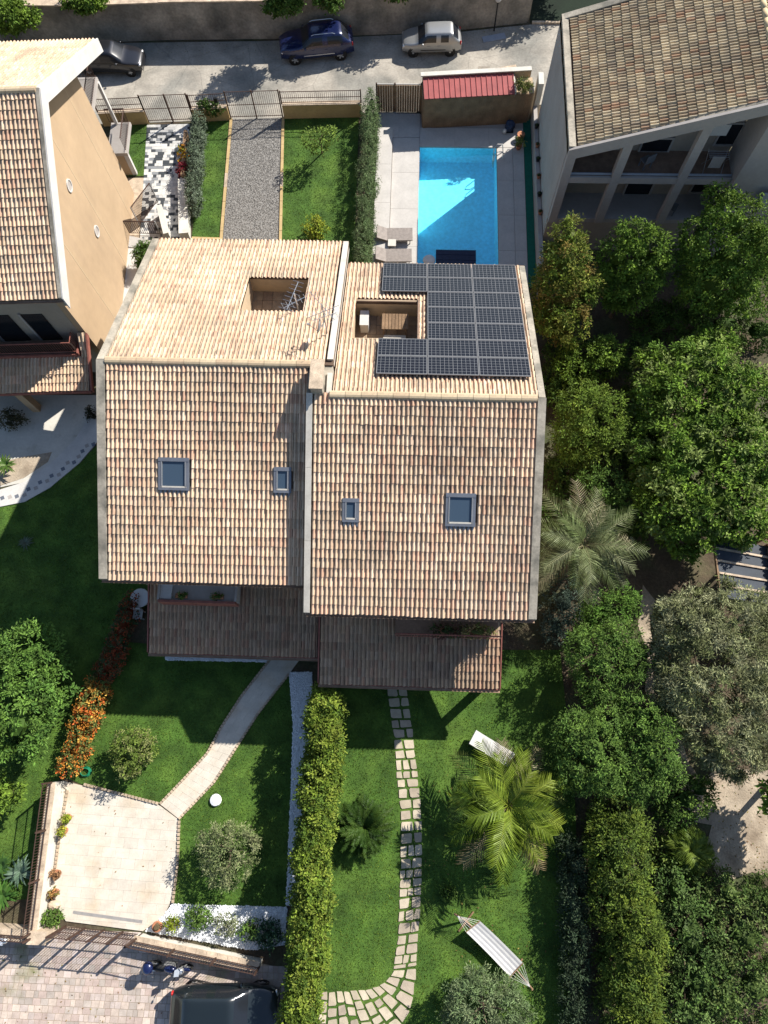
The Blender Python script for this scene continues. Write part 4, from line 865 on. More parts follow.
# ------------------------------------------------------------------ cars
def car(name, label, loc, rz, L, Wd, H, col_mat, kind='hatch', group='cars parked along the lane'):
    t = thing(name, label, 'car', loc, rz, group)          # local +x = front
    hw = Wd/2
    if kind == 'suv': st = [(.0,.50,.62,0),(.02,.56,.70,0),(.10,.62,.80,0),(.24,.66,.86,0),(.30,.68,.86,0),(.42,.68,.86,1),(.455,.68,.86,1),(.60,.68,.86,1),(.625,.68,.86,1),(.80,.68,.85,1),(.84,.68,.85,1),(.955,.67,.82,0),(.985,.62,.78,0),(1.0,.55,.70,0)]
    elif kind == 'sedan': st = [(.0,.42,.60,0),(.02,.50,.70,0),(.09,.57,.80,0),(.22,.62,.86,0),(.29,.64,.87,0),(.43,.645,.87,1),(.46,.645,.87,1),(.60,.645,.87,1),(.625,.645,.87,1),(.76,.645,.86,1),(.80,.645,.85,1),(.93,.66,.82,0),(.98,.62,.76,0),(1.0,.50,.68,0)]
    else: st = [(.0,.44,.62,0),(.02,.52,.72,0),(.09,.58,.82,0),(.20,.62,.87,0),(.255,.64,.87,0),(.40,.645,.87,1),(.435,.645,.87,1),(.59,.645,.87,1),(.62,.645,.87,1),(.80,.645,.86,1),(.84,.645,.85,1),(.955,.66,.83,0),(.985,.62,.80,0),(1.0,.50,.72,0)]
    V, F, MI = [], [], []; K = 8
    roof = [H*.975, H, H, H, H, H*.985, H*.965]; ir = 0
    for i, (sx, zb_, wf, r_) in enumerate(st):
        x = L/2-sx*L; w = hw*(.70+.30*min(1, math.sin(min(1,max(.02,sx)*6)*pi/2))*min(1, math.sin(min(1,max(.02,1-sx)*8)*pi/2)))
        zbt = zb_*H
        if r_: zr_ = roof[min(ir,6)]; ir += 1; wr = hw*.70; pr = [(w*.96,.20*H/1.45+.02),(w,.30*H),(w,.48*H),(w*.965,zbt),(wr,zr_*.965),(wr*.80,zr_*.99),(wr*.4,zr_),(0,zr_)]
        else: pr = [(w*.96,.20*H/1.45+.02),(w,.30*H),(w,zbt*.75),(w*.95,zbt*.96),(w*.84,zbt),(w*.6,zbt+.012),(w*.3,zbt+.02),(0,zbt+.022)]
        for y, z in pr: V.append((x, y, z))
        for y, z in pr[:-1][::-1]: V.append((x, -y, z))
    M_ = 15
    for i in range(len(st)-1):
        for k in range(M_-1):
            F.append((i*M_+k, i*M_+k+1, (i+1)*M_+k+1, (i+1)*M_+k)); mi = 0; seg = k if k < 7 else 13-k
            if seg >= 4 and i == 4: mi = 1                       # windscreen
            elif seg >= 4 and i == 10: mi = 2                    # rear window
            elif seg == 3 and i in (4,): mi = 3
            elif seg == 3 and i in (5,6): mi = 3 if i == 6 or i == 5 else 0
            elif seg == 3 and i == 8: mi = 4
            elif seg == 3 and i == 9 and kind != 'x': mi = 4 if kind == 'suv' else 0
            MI.append(mi)
    F += [tuple(range(M_)), tuple(reversed(range((len(st)-1)*M_, len(st)*M_)))]; MI += [0,0]
    for i in range(len(st)-1): F.append((i*M_, (i+1)*M_, (i+1)*M_+M_-1, i*M_+M_-1)); MI.append(5)
    me = bpy.data.meshes.new('tmp'); me.from_pydata(V, [], F)
    for q in range(6): me.materials.append(m_black)
    me.polygons.foreach_set('material_index', MI)
    tmp = bpy.data.objects.new('tmp', me); COL.objects.link(tmp); md = tmp.modifiers.new('s','SUBSURF'); md.levels = 2
    dg = bpy.context.evaluated_depsgraph_get(); ev = tmp.evaluated_get(dg); em = ev.to_mesh()
    EV = [tuple(v.co) for v in em.vertices]; EF = [(tuple(p.vertices), p.material_index) for p in em.polygons]; ev.to_mesh_clear()
    bpy.data.objects.remove(tmp)
    hw = max(abs(v[1]) for v in EV)
    def part(ids, nm, material, side=0, off=0.0):
        fs = [f for f, mi in EF if mi in ids and (side == 0 or side*sum(EV[i][1] for i in f) > 0)]
        if not fs: return
        mp = {}; vv = []
        for f in fs:
            for i in f:
                if i not in mp: mp[i] = len(vv); vv.append(EV[i])
        b = MB(); b.v = vv; b.f = [tuple(mp[i] for i in f) for f in fs]; b.c = [None]*len(fs)
        return b.build(nm, material, t, local=True, smooth=True)
    part((0,), 'body', col_mat); part((1,), 'windscreen', m_darkglass); part((2,), 'rear_window', m_darkglass); part((5,), 'underbody', m_black)
    for s in (1,-1): part((3,), 'front_window', m_darkglass, s); part((4,), 'rear_side_window', m_darkglass, s)
    wr_ = .31*H/1.45 if kind != 'suv' else .36
    for fx in (.5-.185, -.5+.19):
        for s in (1,-1):
            w = bpy.data.objects.new('wheel', None); COL.objects.link(w); w.parent = t; w.location = (fx*L, s*(hw-.13), wr_+.004)
            ty = MB(); pts = []
            for (r_, y_) in ((wr_*.62,-.09),(wr_*.95,-.10),(wr_,-.06),(wr_,.06),(wr_*.95,.115),(wr_*.62,.105)):
                for k in range(20): pts.append((r_*math.cos(2*pi*k/20), s*y_, r_*math.sin(2*pi*k/20)))
            ty.add(pts, [(i*20+k, i*20+(k+1)%20, (i+1)*20+(k+1)%20, (i+1)*20+k) for i in range(5) for k in range(20)]).build('tyre', m_rubber, w, local=True, smooth=True)
            rm_ = MB()
            for k in range(5):
                a = 2*pi*k/5; rm_.add([(wr_*.12*math.cos(a+q*1.3), s*.095, wr_*.12*math.sin(a+q*1.3)) for q in (-1,1)]+[(wr_*.63*math.cos(a+q*.22), s*.09, wr_*.63*math.sin(a+q*.22)) for q in (1,-1)], [(0,1,2,3)])
            rm_.add([(wr_*.16*math.cos(2*pi*k/12), s*.10, wr_*.16*math.sin(2*pi*k/12)) for k in range(12)], [tuple(range(12))])
            rm_.build('rim', m_steel, w, local=True); MB().add([(wr_*.64*math.cos(2*pi*k/20), s*.06, wr_*.64*math.sin(2*pi*k/20)) for k in range(20)], [tuple(range(20))]).build('disc', m_black, w, local=True)
            ar = MB(); ar.add([((fx*L)+wr_*1.12*math.cos(2*pi*k/24), s*(hw*.955), wr_+.02+wr_*1.12*math.sin(2*pi*k/24)) for k in range(24)], [tuple(range(24))]).build('wheel_arch', m_black, t, local=True)
    for s in (1,-1):
        MB().ell((L*.475, s*hw*.62, H*.45), (.10,.17,.08), 8, 6).build('headlight', m_steel, t, local=True, smooth=True)
        MB().ell((-L*.482, s*hw*.72, H*.56), (.06,.10,.14), 8, 6).build('tail_light', mat('tail_light_red', (.35,.02,.02), .3, 0, 1), t, local=True, smooth=True)
        MB().ell((L*.16, s*(hw+.06), H*.66), (.07,.10,.06), 8, 6).build('mirror', col_mat, t, local=True, smooth=True)
        MB().box(-.02*L, s*hw*1.0, H*.36, L*.42, .02, .05).build('side_moulding', m_black if kind != 'suv' else m_steel, t, local=True)
        for hx in (.06, -.12): MB().box(hx*L, s*hw*.995, H*.54, .16, .03, .03).build('door_handle', col_mat, t, local=True)
        if kind == 'suv': MB().tube([(L*.06, s*hw*.64, H*.985),(L*.02, s*hw*.64, H*1.015),(-L*.22, s*hw*.64, H*1.015),(-L*.26, s*hw*.64, H*.97)], .02, 5).build('roof_rail', m_steel, t, local=True)
    MB().box(L*.497, 0, H*.36, .03, hw*1.1, .16).build('grille', m_black, t, local=True); MB().box(-L*.498, 0, H*.42, .03, .5, .11).build('number_plate', m_cloth, t, local=True)
    return t
p_sil = paint('silver_paint', (.30,.30,.295), .5, .35); p_blue = paint('dark_blue_paint', (.008,.014,.06), .2, .25); p_dk = paint('charcoal_paint', (.02,.02,.024), .3, .28); p_dkg = paint('dark_teal_grey_paint', (.008,.012,.014), .0, .3)
def car_at(p1, p2, wheel_out, side):     # two near-side wheel contacts (px), returns centre + heading
    a = np.array(W(*p1)); b = np.array(W(*p2)); return a, b
a, b = car_at((411,57),(451,56),0,0); c = (a+b)/2; car('parked_car', 'silver small hatchback parked in the lane above the pool shed', (c[0], c[1]+.72, -.004), pi+math.atan2(b[1]-a[1], b[0]-a[0]), 3.73, 1.62, 1.42, p_sil, 'hatch')
a, b = car_at((292,65),(340,60),0,0); c = (a+b)/2; car('parked_car', 'dark blue sport utility car parked in the lane between the other two cars', (c[0]+.05, c[1]+.85, -.004), pi+math.atan2(b[1]-a[1], b[0]-a[0]), 4.63, 1.88, 1.65, p_blue, 'suv')
a, b = car_at((92,76),(134,76),0,0); c = (a+b)/2; car('parked_car', 'charcoal car parked in the lane beside the left house roof', (c[0]-.1, c[1]+.75, -.004), 0.0, 4.25, 1.72, 1.47, p_dk, 'hatch')
x, y = W(226,985,.7); car('parked_car', 'dark grey-green car on the pink pavers at the bottom edge', (x+.02, y-.88, .006), .04, 4.45, 1.78, 1.48, p_dkg, 'hatch', None)

# ------------------------------------------------------------------ paved surfaces
def colvar(c, a=.12): k = random.uniform(1-a, 1+a); return tuple(min(1, v*k) for v in c)
def clip_poly(sub, clip):                            # convex clip
    A = sum(clip[i][0]*clip[(i+1)%len(clip)][1]-clip[(i+1)%len(clip)][0]*clip[i][1] for i in range(len(clip)))
    if A < 0: clip = clip[::-1]
    out = [tuple(p) for p in sub]
    for i in range(len(clip)):
        a, b = clip[i], clip[(i+1)%len(clip)]; inp, out = out, []
        side = lambda p: (b[0]-a[0])*(p[1]-a[1])-(b[1]-a[1])*(p[0]-a[0])
        for j in range(len(inp)):
            p, q = inp[j-1], inp[j]; sp_, sq_ = side(p), side(q)
            if sq_ >= 0:
                if sp_ < 0: t = sp_/(sp_-sq_); out.append((p[0]+(q[0]-p[0])*t, p[1]+(q[1]-p[1])*t))
                out.append(q)
            elif sp_ >= 0: t = sp_/(sp_-sq_); out.append((p[0]+(q[0]-p[0])*t, p[1]+(q[1]-p[1])*t))
        if not out: return []
    return out
def area(p): return abs(sum(p[i][0]*p[(i+1)%len(p)][1]-p[(i+1)%len(p)][0]*p[i][1] for i in range(len(p))))/2
drive_poly = PX([(64,781),(84,786),(159,805),(179,820),(177,861),(172,899),(164,916),(143,931),(66,921),(50,892)])
drv = tag(MB().sheet(drive_poly, .004).build('driveway', m_whitewall), 'pale travertine driveway inside the bottom left gate', kind='structure')
tv = [(.50,.45,.375),(.51,.46,.385),(.49,.44,.365),(.505,.455,.38),(.485,.435,.365)]
sz, sw = .62, .42; ang = -.03; ca, sa = math.cos(ang), math.sin(ang); cx, cy = -12.4, -5.8
for j in range(-10, 11):
    for i in range(-7, 8):
        o_ = (.5 if j % 2 else 0)*sz; u0, u1, v0, v1 = i*sz+o_+.0025, (i+1)*sz+o_-.0025, j*sw+.0025, (j+1)*sw-.0025
        q = [(cx+u*ca-v*sa, cy+u*sa+v*ca) for u, v in ((u0,v0),(u1,v0),(u1,v1),(u0,v1))]; q = clip_poly(q, drive_poly)
        if len(q) > 2 and area(q) > .01: MB().prism(q, -.01, .02+random.uniform(0,.003), colvar(random.choice(tv), .035)).build('paving_slab', m_trav, drv)
gp = tag(MB().sheet(path_l+path_r[::-1], .005).build('garden_path', m_whitewall), 'curved pale travertine path from driveway to porch', kind='structure')
n = 26
for i in range(n):
    t0, t1 = (i+.008)/n, (i+.992)/n; sp2 = .35 if i % 2 else .62
    L0, L1, R0_, R1_ = [np.array(pl_at(p, t)) for p, t in ((path_l,t0),(path_l,t1),(path_r,t0),(path_r,t1))]
    for s0, s1 in ((.0,sp2-.004),(sp2+.004,1.0)):
        q = [L0+(R0_-L0)*s0, L0+(R0_-L0)*s1, L1+(R1_-L1)*s1, L1+(R1_-L1)*s0]; MB().prism([tuple(p) for p in q], -.01, .022+random.uniform(0,.003), colvar(random.choice(tv), .035)).build('paving_slab', m_trav, gp)
def edging(lab, pl, step=.16, group='stone edging of path and driveway'):
    o = thing('stone_edging', lab, 'edging', (*pl[0], 0), group=group); L = pl_len(pl); n = int(L/step)
    srcs = [MB().box(0,0,.02,.125,.10,.12,col=colvar((.40,.31,.22),.2)).build('edging_stone', m_flag, o, local=True) for _ in range(3)]; used = set()
    for i in range(n):
        a, b = np.array(pl_at(pl, i/n)), np.array(pl_at(pl, min(1,(i+1)/n))); d = b-a; q = random.randrange(3); p = ((a+b)/2-np.array(pl[0])); r_ = math.atan2(d[1], d[0])+random.uniform(-.1,.1)
        if q not in used: srcs[q].location = (*p, random.uniform(0,.02)); srcs[q].rotation_euler = (0,0,r_); used.add(q)
        else: inst('edging_stone', srcs[q], o, (*p, random.uniform(0,.02)), (0,0,r_))
edging('small stone edging on the left side of the curved path', [tuple(p) for p in path_l]); edging('small stone edging on the right side of the curved path', [tuple(p) for p in path_r[1:]])
edging('small stone edging along the top of the driveway', PX([(84,784),(159,803.5)])); edging('small stone edging along the right side of the driveway', PX([(179.5,820),(178,861),(173,903)])); edging('small stone edging along the white driveway wall', PX([(68,790),(61,830),(54,880)]))
a, b = W(73.4,912), W(142.6,921.6); dg_ = thing('drain_grate', 'long grey drain grate across the driveway by the gate', 'drain', (*a, .02))
MB().bar(a, b, .13, .0, .028).build('frame', m_greyp, dg_)
for i in range(60):
    p, q = pl_at([a,b], i/60), pl_at([a,b], (i+.5)/60); MB().bar(p, q, .10, .028, .033).build('bar', m_grey, dg_)
# flagstone path
fp = tag(MB().sheet([tuple(p) for p in st_l]+[tuple(p) for p in st_r[::-1]], .003).build('flagstone_path', m_lawn), 'flagstone path through the right lawn', kind='structure')
def stone(q, parent):
    q = [np.array(p) for p in q]; c = sum(q)/len(q); out = []
    for k in range(len(q)):
        p, nx_, pv = q[k], q[(k+1)%len(q)], q[k-1]
        p = c+(p-c)*.79; nx_ = c+(nx_-c)*.79; pv = c+(pv-c)*.79; f = random.uniform(.05,.13)
        j = lambda: rng.normal(0,.012,2)
        out += [tuple(p+(pv-p)*f+j()), tuple(p+(nx_-p)*f+j())]
    MB().prism(out, -.02, .035+random.uniform(0,.015), colvar(random.choice([(.39,.335,.245),(.36,.305,.225),(.42,.36,.27),(.33,.275,.21)]), .12)).build('flagstone', m_flag, parent)
t = 0.0; Lp = pl_len(st_l); k = 0
while t < 1:
    dt = random.uniform(.33,.56)/Lp; t1 = min(1, t+dt)
    L0, L1, R0_, R1_ = [np.array(pl_at(p, s)) for p, s in ((st_l,t),(st_l,t1),(st_r,t),(st_r,t1))]
    cuts = [0]+([random.uniform(.38,.62)] if random.random() < .62 else sorted((random.uniform(.25,.38), random.uniform(.6,.75))))+[1]
    for i in range(len(cuts)-1):
        e = random.uniform(-.05,.05); stone([L0+(R0_-L0)*cuts[i], L0+(R0_-L0)*cuts[i+1], L1+(R1_-L1)*(cuts[i+1]+e*(i+1 < len(cuts)-1)), L1+(R1_-L1)*(cuts[i]+e*(i > 0))], fp)
    t = t1
fp2 = tag(MB().sheet(st_low, .0045).build('flagstone_path', m_lawn), 'broad flagstone area at the bottom of the right lawn', kind='structure')
lo_i = PX([(280+x/2.975, 680+y/2.975) for x, y in ((335,862),(322,886),(300,904),(270,914),(240,919),(185,922),(125,924))])
lo_o = PX([(280+x/2.975, 680+y/2.975) for x, y in ((408,855),(407,920),(390,990),(350,1045),(290,1080),(210,1095),(100,1100))])
t = 0.0; Lp = (pl_len(lo_i)+pl_len(lo_o))/2
while t < 1:
    t1 = min(1, t+random.uniform(.38,.55)/Lp); L0, L1, R0_, R1_ = [np.array(pl_at(p, q)) for p, q in ((lo_i,t),(lo_i,t1),(lo_o,t),(lo_o,t1))]; nc = max(2, int(np.linalg.norm(R0_-L0)/random.uniform(.38,.5)))
    cuts = [0]+[(k+random.uniform(-.2,.2))/nc for k in range(1,nc)]+[1]
    for i in range(nc):
        e = random.uniform(-.03,.03); stone([L0+(R0_-L0)*cuts[i], L0+(R0_-L0)*cuts[i+1], L1+(R1_-L1)*(cuts[i+1]+e*(i+1 < nc)), L1+(R1_-L1)*(cuts[i]+e*(i > 0))], fp2)
    t = t1
# bottom paver lot
lot = PX([(-80,940),(45,934),(66,926),(143,936),(255,962),(300,972),(296,1100),(-80,1100)])
lo_ = tag(MB().sheet(lot, -.004).build('paved_lot', m_dirt), 'pink concrete-paver forecourt outside the bottom gate', kind='structure')
mb = MB(); pv = [(.40,.325,.275),(.44,.36,.30),(.37,.29,.25),(.42,.35,.31),(.34,.29,.25)]; w_, l_ = .26, .26
xs = [p[0] for p in lot]; ys = [p[1] for p in lot]; V0 = max(min(ys), -13.6); U0 = max(min(xs), -18.2)
rows = int((max(ys)-V0)/l_)
cent = []
for j in range(rows):
    x = U0+(.13 if j % 2 else 0)
    while x < max(xs):
        w2 = random.choice((.2,.26,.34)); cent.append((x+w2/2, V0+(j+.5)*l_, w2)); x += w2
ok = inpoly([(c[0],c[1]) for c in cent], lot)
for c, k in zip(cent, ok):
    if k: mb.box(c[0], c[1], -.02, c[2]-.018, l_-.018, .055+random.uniform(0,.006), 0, colvar(random.choice(pv), .12))
o = mb.build('pavers', m_paver, lo_); o['kind'] = 'stuff'
# black and white mosaic path of the left neighbour
mos = [W(*p) for p in ((147,125),(193,124),(181,240),(140,240))]
mo = tag(MB().sheet(mos, .0).build('mosaic_path', m_whitewall), 'black and white mosaic path behind the neighbour house', kind='structure')
mb = MB(); L = math.dist(mos[0], mos[3]); nr = int(L/.21)
for j in range(nr):
    t0, t1 = j/nr, (j+.96)/nr; a0, a1 = np.array(pl_at([mos[0],mos[3]], t0)), np.array(pl_at([mos[0],mos[3]], t1)); b0, b1 = np.array(pl_at([mos[1],mos[2]], t0)), np.array(pl_at([mos[1],mos[2]], t1)); s = 0
    while s < .98:
        ds = min(1-s, random.choice((.05,.08,.10,.15))); c = random.choices([(.50,.485,.45),(.045,.05,.055),(.20,.205,.21),(.42,.41,.39)], (.42,.26,.17,.15))[0]
        q = [a0+(b0-a0)*s, a0+(b0-a0)*(s+ds*.96), a1+(b1-a1)*(s+ds*.96), a1+(b1-a1)*s]; mb.prism([tuple(p) for p in q], -.01, .012+random.uniform(0,.004), c); s += ds
o = mb.build('mosaic_tiles', m_flag, mo); o['kind'] = 'stuff'
tag(MB().sheet(PX([(118,178),(144,178),(139,240),(118,240)]), .003).build('patio', m_coping), 'beige paved corner behind the left house wall', kind='structure')
low_wall('cream garden wall between mosaic path and narrow lawn', W(185.5,186), W(186.5,240), .55, m_whitewall, .5, m_whitewall)
low_wall('cream garden wall end beside the mosaic path near the main roof', W(163,214), W(170,242), .7, m_whitewall, .25, m_whitewall)
low_wall('brown low wall below the ivy between mosaic path and lawn', W(189,140), W(186,185), .7, m_wood, .15, m_wood)
# neighbour patio, white curved path with dark inlays
tag(MB().sheet(PX([(-60,395),(100,395),(110,300),(145,240),(160,240),(125,330),(110,420),(75,440),(52,463),(25,482),(-60,500)]), -.002).build('patio', m_whitewall), 'pale patio beside the left neighbour house', kind='structure')
co = PX([(-60,515),(0,507),(25,502),(50,488),(80,463),(112,425)]); ci = PX([(-60,497),(0,490),(25,482),(52,463),(75,440),(98,405)])
cp = tag(MB().prism(co+ci[::-1], -.02, .05).build('curved_path', m_white), 'white curved path with dark square inlays', kind='structure')
for k, (zx, zy) in enumerate(((17,862),(72,855),(123,850),(180,840),(208,798),(262,790),(293,748),(345,738),(377,700),(430,692),(460,650),(495,605),(541,602),(575,560),(603,520),(635,480),(683,470))):
    x, y = W(zx/7.31, 380+zy/7.31, .05); MB().box(x, y, .05, .2,.2,.008, .5).build('inlay_tile', m_bluegrey if k % 2 == 0 else m_greyp, cp)
sp_ = tag(MB().prism(PX([(120,234),(147,240),(128,310),(100,345),(106,300)]), -.02, .04).build('side_path', m_white), 'white side path with dark inlays between the two houses', kind='structure')
for zx, zy in ((368,140),(370,170),(365,208),(360,243),(360,272),(353,313)):
    x, y = W(zx/3, 200+zy/3, .04); MB().box(x, y, .042, .22,.22,.01, .3).build('inlay_tile', m_bluegrey, sp_)
tag(MB().sheet(PX([(0,462),(28,456),(52,452),(48,462),(24,478),(0,486)]), .004).build('planting_bed', m_dirt), 'small stony planting bed beside the curved path', kind='structure')
tag(MB().sheet(PX([(643,585),(655,600),(650,630),(662,660),(660,690),(675,720),(690,765),(702,780),(722,765),(760,772),(800,760),(800,885),(752,872),(722,884),(705,850),(712,825),(694,822),(684,800),(676,770),(664,745),(655,715),(645,690),(648,655),(638,625)]), -.012).build('dirt_path', m_dirt), 'pale bare dirt path and clearing between the trees on the right', kind='structure')
# pebble strips
def strip_pebbles(label, poly, n, r=.045):
    xs = [p[0] for p in poly]; ys = [p[1] for p in poly]; P = np.stack([rng.uniform(min(xs),max(xs),n*3), rng.uniform(min(ys),max(ys),n*3)],1); P = P[inpoly(P, poly)][:n]
    tag(MB().sheet(poly, .006).build('pebble_bed', m_pebble), label, kind='structure'); o = pebbles('pebbles', P, r, None, m_pebble); tag(o, 'loose '+label.replace('strip of ','').replace('bed of ',''), 'pebbles')
strip_pebbles('strip of white pebbles along the tall hedge', PX([(289,672),(312,672),(314,760),(306,860),(300,905),(286,905),(291,785),(293,725)]), 5000)
strip_pebbles('strip of white pebbles at the foot of the left porch', PX([(165,650),(272,654),(268,662),(166,660)]), 1500)
strip_pebbles('bed of white pebbles behind the bottom garden wall', PX([(172,904),(287,907),(285,945),(250,950),(145,931),(163,916)]), 3000)
# left driveway wall with fence, gate and bottom walls
wl0, wl1 = W(62,781), W(44,926)
lw_ = thing('boundary_wall', 'white garden wall with stone coping left of the driveway', 'wall', (*wl0, 0)); MB().bar(wl0, wl1, .22, -.03, .95).build('wall', m_whitewall, lw_)
Lq = math.dist(wl0, wl1); n = 14
for i in range(n): MB().bar(pl_at([wl0,wl1], i/n), pl_at([wl0,wl1], (i+.98)/n), .32, .95, 1.02).build('coping_stone', m_coping, lw_)
fence_panel('iron_railing', 'dark iron railing on the white wall left of the driveway', wl0, wl1, 1.02, .85, m_brownmetal, posts=(0,.33,.66,1), step=.11)
ga, gb = W(66,926), W(142,934)
fence_panel('iron_gate', 'sliding iron gate at the bottom of the driveway', ga, gb, .04, 1.75, m_brownmetal, posts=(0,.25,.5,.75,1), br=.016, step=.115, rails=(.04,.5,.97), cat='gate')
bw0, bw1 = W(139,936), W(262,962)
bw = thing('boundary_wall', 'white garden wall with brown stone coping at the bottom beside the motorcycle', 'wall', (*bw0, 0)); MB().bar(bw0, bw1, .25, -.03, .62).build('wall', m_whitewall, bw)
n = 12
for i in range(n): MB().bar(pl_at([bw0,bw1], i/n), pl_at([bw0,bw1], (i+.98)/n), .36, .62, .70).build('coping_stone', m_coping, bw)
fence_panel('iron_railing', 'dark iron railing on the bottom white wall beside the motorcycle', bw0, bw1, .70, .95, m_brownmetal, posts=(0,.33,.66,1), step=.11)
bl0, bl1 = W(-60,924), W(44,931)
low_wall('stone capped wall at the bottom left corner', bl0, bl1, .8, m_coping, .4); fence_panel('iron_railing', 'dark iron railing on the bottom left corner wall', bl0, bl1, .86, .9, m_brownmetal, posts=(0,.5,1), step=.11)
pp = W(56,930); MB2 = thing('gate_pillar', 'stone capped pillar left of the driveway gate', 'pillar', (*pp,0)); MB().box(pp[0]-.25, pp[1]-.02, .55, .7,.4,1.16).build('shaft', m_coping, MB2); MB().box(pp[0]-.25, pp[1]-.02, 1.17, .8,.5,.08).build('cap', m_coping, MB2)
# railing between the houses
ra, rb = W(120,234), W(161,235); rr_ = thing('iron_railing', 'grey iron railing between left house and main roof', 'fence', (*ra,0)); railing(rr_, [ra, rb], .0, 1.1, m_brownmetal, .12); MB().box(*ra, .56, .06,.06,1.15).build('post', m_grey, rr_); MB().box(*rb, .56, .06,.06,1.15).build('post', m_grey, rr_)
ra, rb = W(140,226), W(158,202); rr_ = thing('iron_gate', 'open grey iron gate leaf standing on the mosaic path', 'gate', (*ra,.0)); railing(rr_, [ra, rb], .02, 1.5, m_brownmetal, .08); MB().box(*ra, .78, .05,.05,1.55).build('post', m_grey, rr_); MB().box(*rb, .78, .05,.05,1.55).build('post', m_grey, rr_)

# ------------------------------------------------------------------ vegetation
def leafmesh(name, blobs, dens, L, wd, cols, parent, up=.35, clump=.32, jitter=.8, flat=1.0, core=True, zmin=.03, colw=None, smoothsurf=False, clumpn=None):
    """blobs: (cx,cy,cz,rx,ry,rz). Leaf faces gathered in clumps over the crown's surface."""
    PS, NS, CC, ES = [], [], [], []
    B_ = np.array(blobs, float)
    for bi, b in enumerate(B_):
        rx, ry, rz_ = b[3:6]; A = 4*pi*(((rx*ry)**1.6+(rx*rz_)**1.6+(ry*rz_)**1.6)/3)**(1/1.6); nc = max(8, int(A/(clump*clump*1.5)))
        d = rng.normal(0,1,(nc,3)); d /= np.linalg.norm(d,axis=1)[:,None]; rad = rng.uniform(.70,1.03,(nc,1))+.14*(rng.random((nc,1))**3); cc = b[:3]+d*b[3:6]*rad
        inside = np.zeros(nc, bool)
        for bj, o in enumerate(B_):
            if bj != bi: inside |= ((((cc-o[:3])/o[3:6])**2).sum(1) < .55)
        keep = ~inside & (cc[:,2] > zmin); cc = cc[keep]; d = d[keep]; nc = len(cc)
        if nc == 0: continue
        m_ = max(6, int(dens*A/max(8,int(A/(clump*clump*1.5))))); tone = rng.uniform(.55,1.3,nc); ch = rng.choice(len(cols), nc, p=colw)
        e = rng.normal(0,1,(nc,m_,3)); e /= np.linalg.norm(e,axis=2)[:,:,None]; r_ = clump*rng.uniform(.12,1.05,(nc,m_,1))
        p = cc[:,None]+e*r_*np.array((1,1,.8*flat)); nrm = d[:,None]*.55+e*.4+np.array((0,0,up+.25))+rng.normal(0,jitter*.5,(nc,m_,3))
        c = np.array(cols)[ch][:,None]*tone[:,None,None]*rng.uniform(.75,1.28,(nc,m_,1))
        ES.append((e+d[:,None]*.45+np.array((0,0,.15))+rng.normal(0,.35,(nc,m_,3))).reshape(-1,3)); PS.append(p.reshape(-1,3)); NS.append(nrm.reshape(-1,3)); CC.append(np.broadcast_to(c,(nc,m_,3)).reshape(-1,3))
    P = np.concatenate(PS); N = np.concatenate(NS); T = np.concatenate(ES); C = np.concatenate(CC)*1.42; k = P[:,2] > zmin; P, N, C, T = P[k], N[k], C[k], T[k]; n = len(P)
    N /= np.linalg.norm(N,axis=1)[:,None]; t = T-N*(T*N).sum(1)[:,None]*.75; t /= np.linalg.norm(t,axis=1)[:,None]; s = np.cross(N, t); s /= np.linalg.norm(s,axis=1)[:,None]; N = np.cross(t, s)
    l = L*rng.uniform(.7,1.3,(n,1)); w = wd*rng.uniform(.7,1.3,(n,1)); cup = N*(w*.35)
    V = np.stack([P-t*l/2, P+s*w/2+cup, P+t*l/2, P-s*w/2+cup], 1).reshape(-1,3); V[:,2] = np.maximum(V[:,2], .012)
    Q = np.arange(4*n).reshape(-1,4)
    if core:
        ico = MB()
        for b in B_: ico.ell((b[0],b[1],max(b[2], .0)), (b[3]*.38,b[4]*.38,b[5]*.38), 10, 7, jit=.2)
        cv = np.array(ico.v); cv[:,2] = np.maximum(cv[:,2], .01); cf = [f if len(f) == 4 else (f[0],f[1],f[2],f[2]) for f in ico.f]
        tri = np.array([f for f in ico.f if len(f) == 3]); quad = np.array([f for f in ico.f if len(f) == 4])
        # triangles become degenerate-free quads by splitting their last edge
        ex = []; base = len(V)+len(cv); nq = []
        for f in tri: a, b_, c_ = f; ex.append((cv[b_]+cv[c_])/2); nq.append((a+len(V), b_+len(V), base+len(ex)-1, c_+len(V)))
        Vn = np.concatenate([V, cv, np.array(ex)]); Q = np.concatenate([Q, quad+len(V), np.array(nq)]); C = np.concatenate([C, np.tile(np.array(cols[0])*.8, (len(quad)+len(nq),1))]); V = Vn
    return np_mesh(name, V, Q, C, m_leaf, parent)
def branches(mb, base, tips, r0):
    base = Vector(base)
    for tp in tips:
        tp = Vector(tp); md = base.lerp(tp, .5)+Vector((random.uniform(-.15,.15), random.uniform(-.15,.15), random.uniform(0,.2))); mb.tube([base, md, tp], [r0, r0*.6, r0*.2], 6)
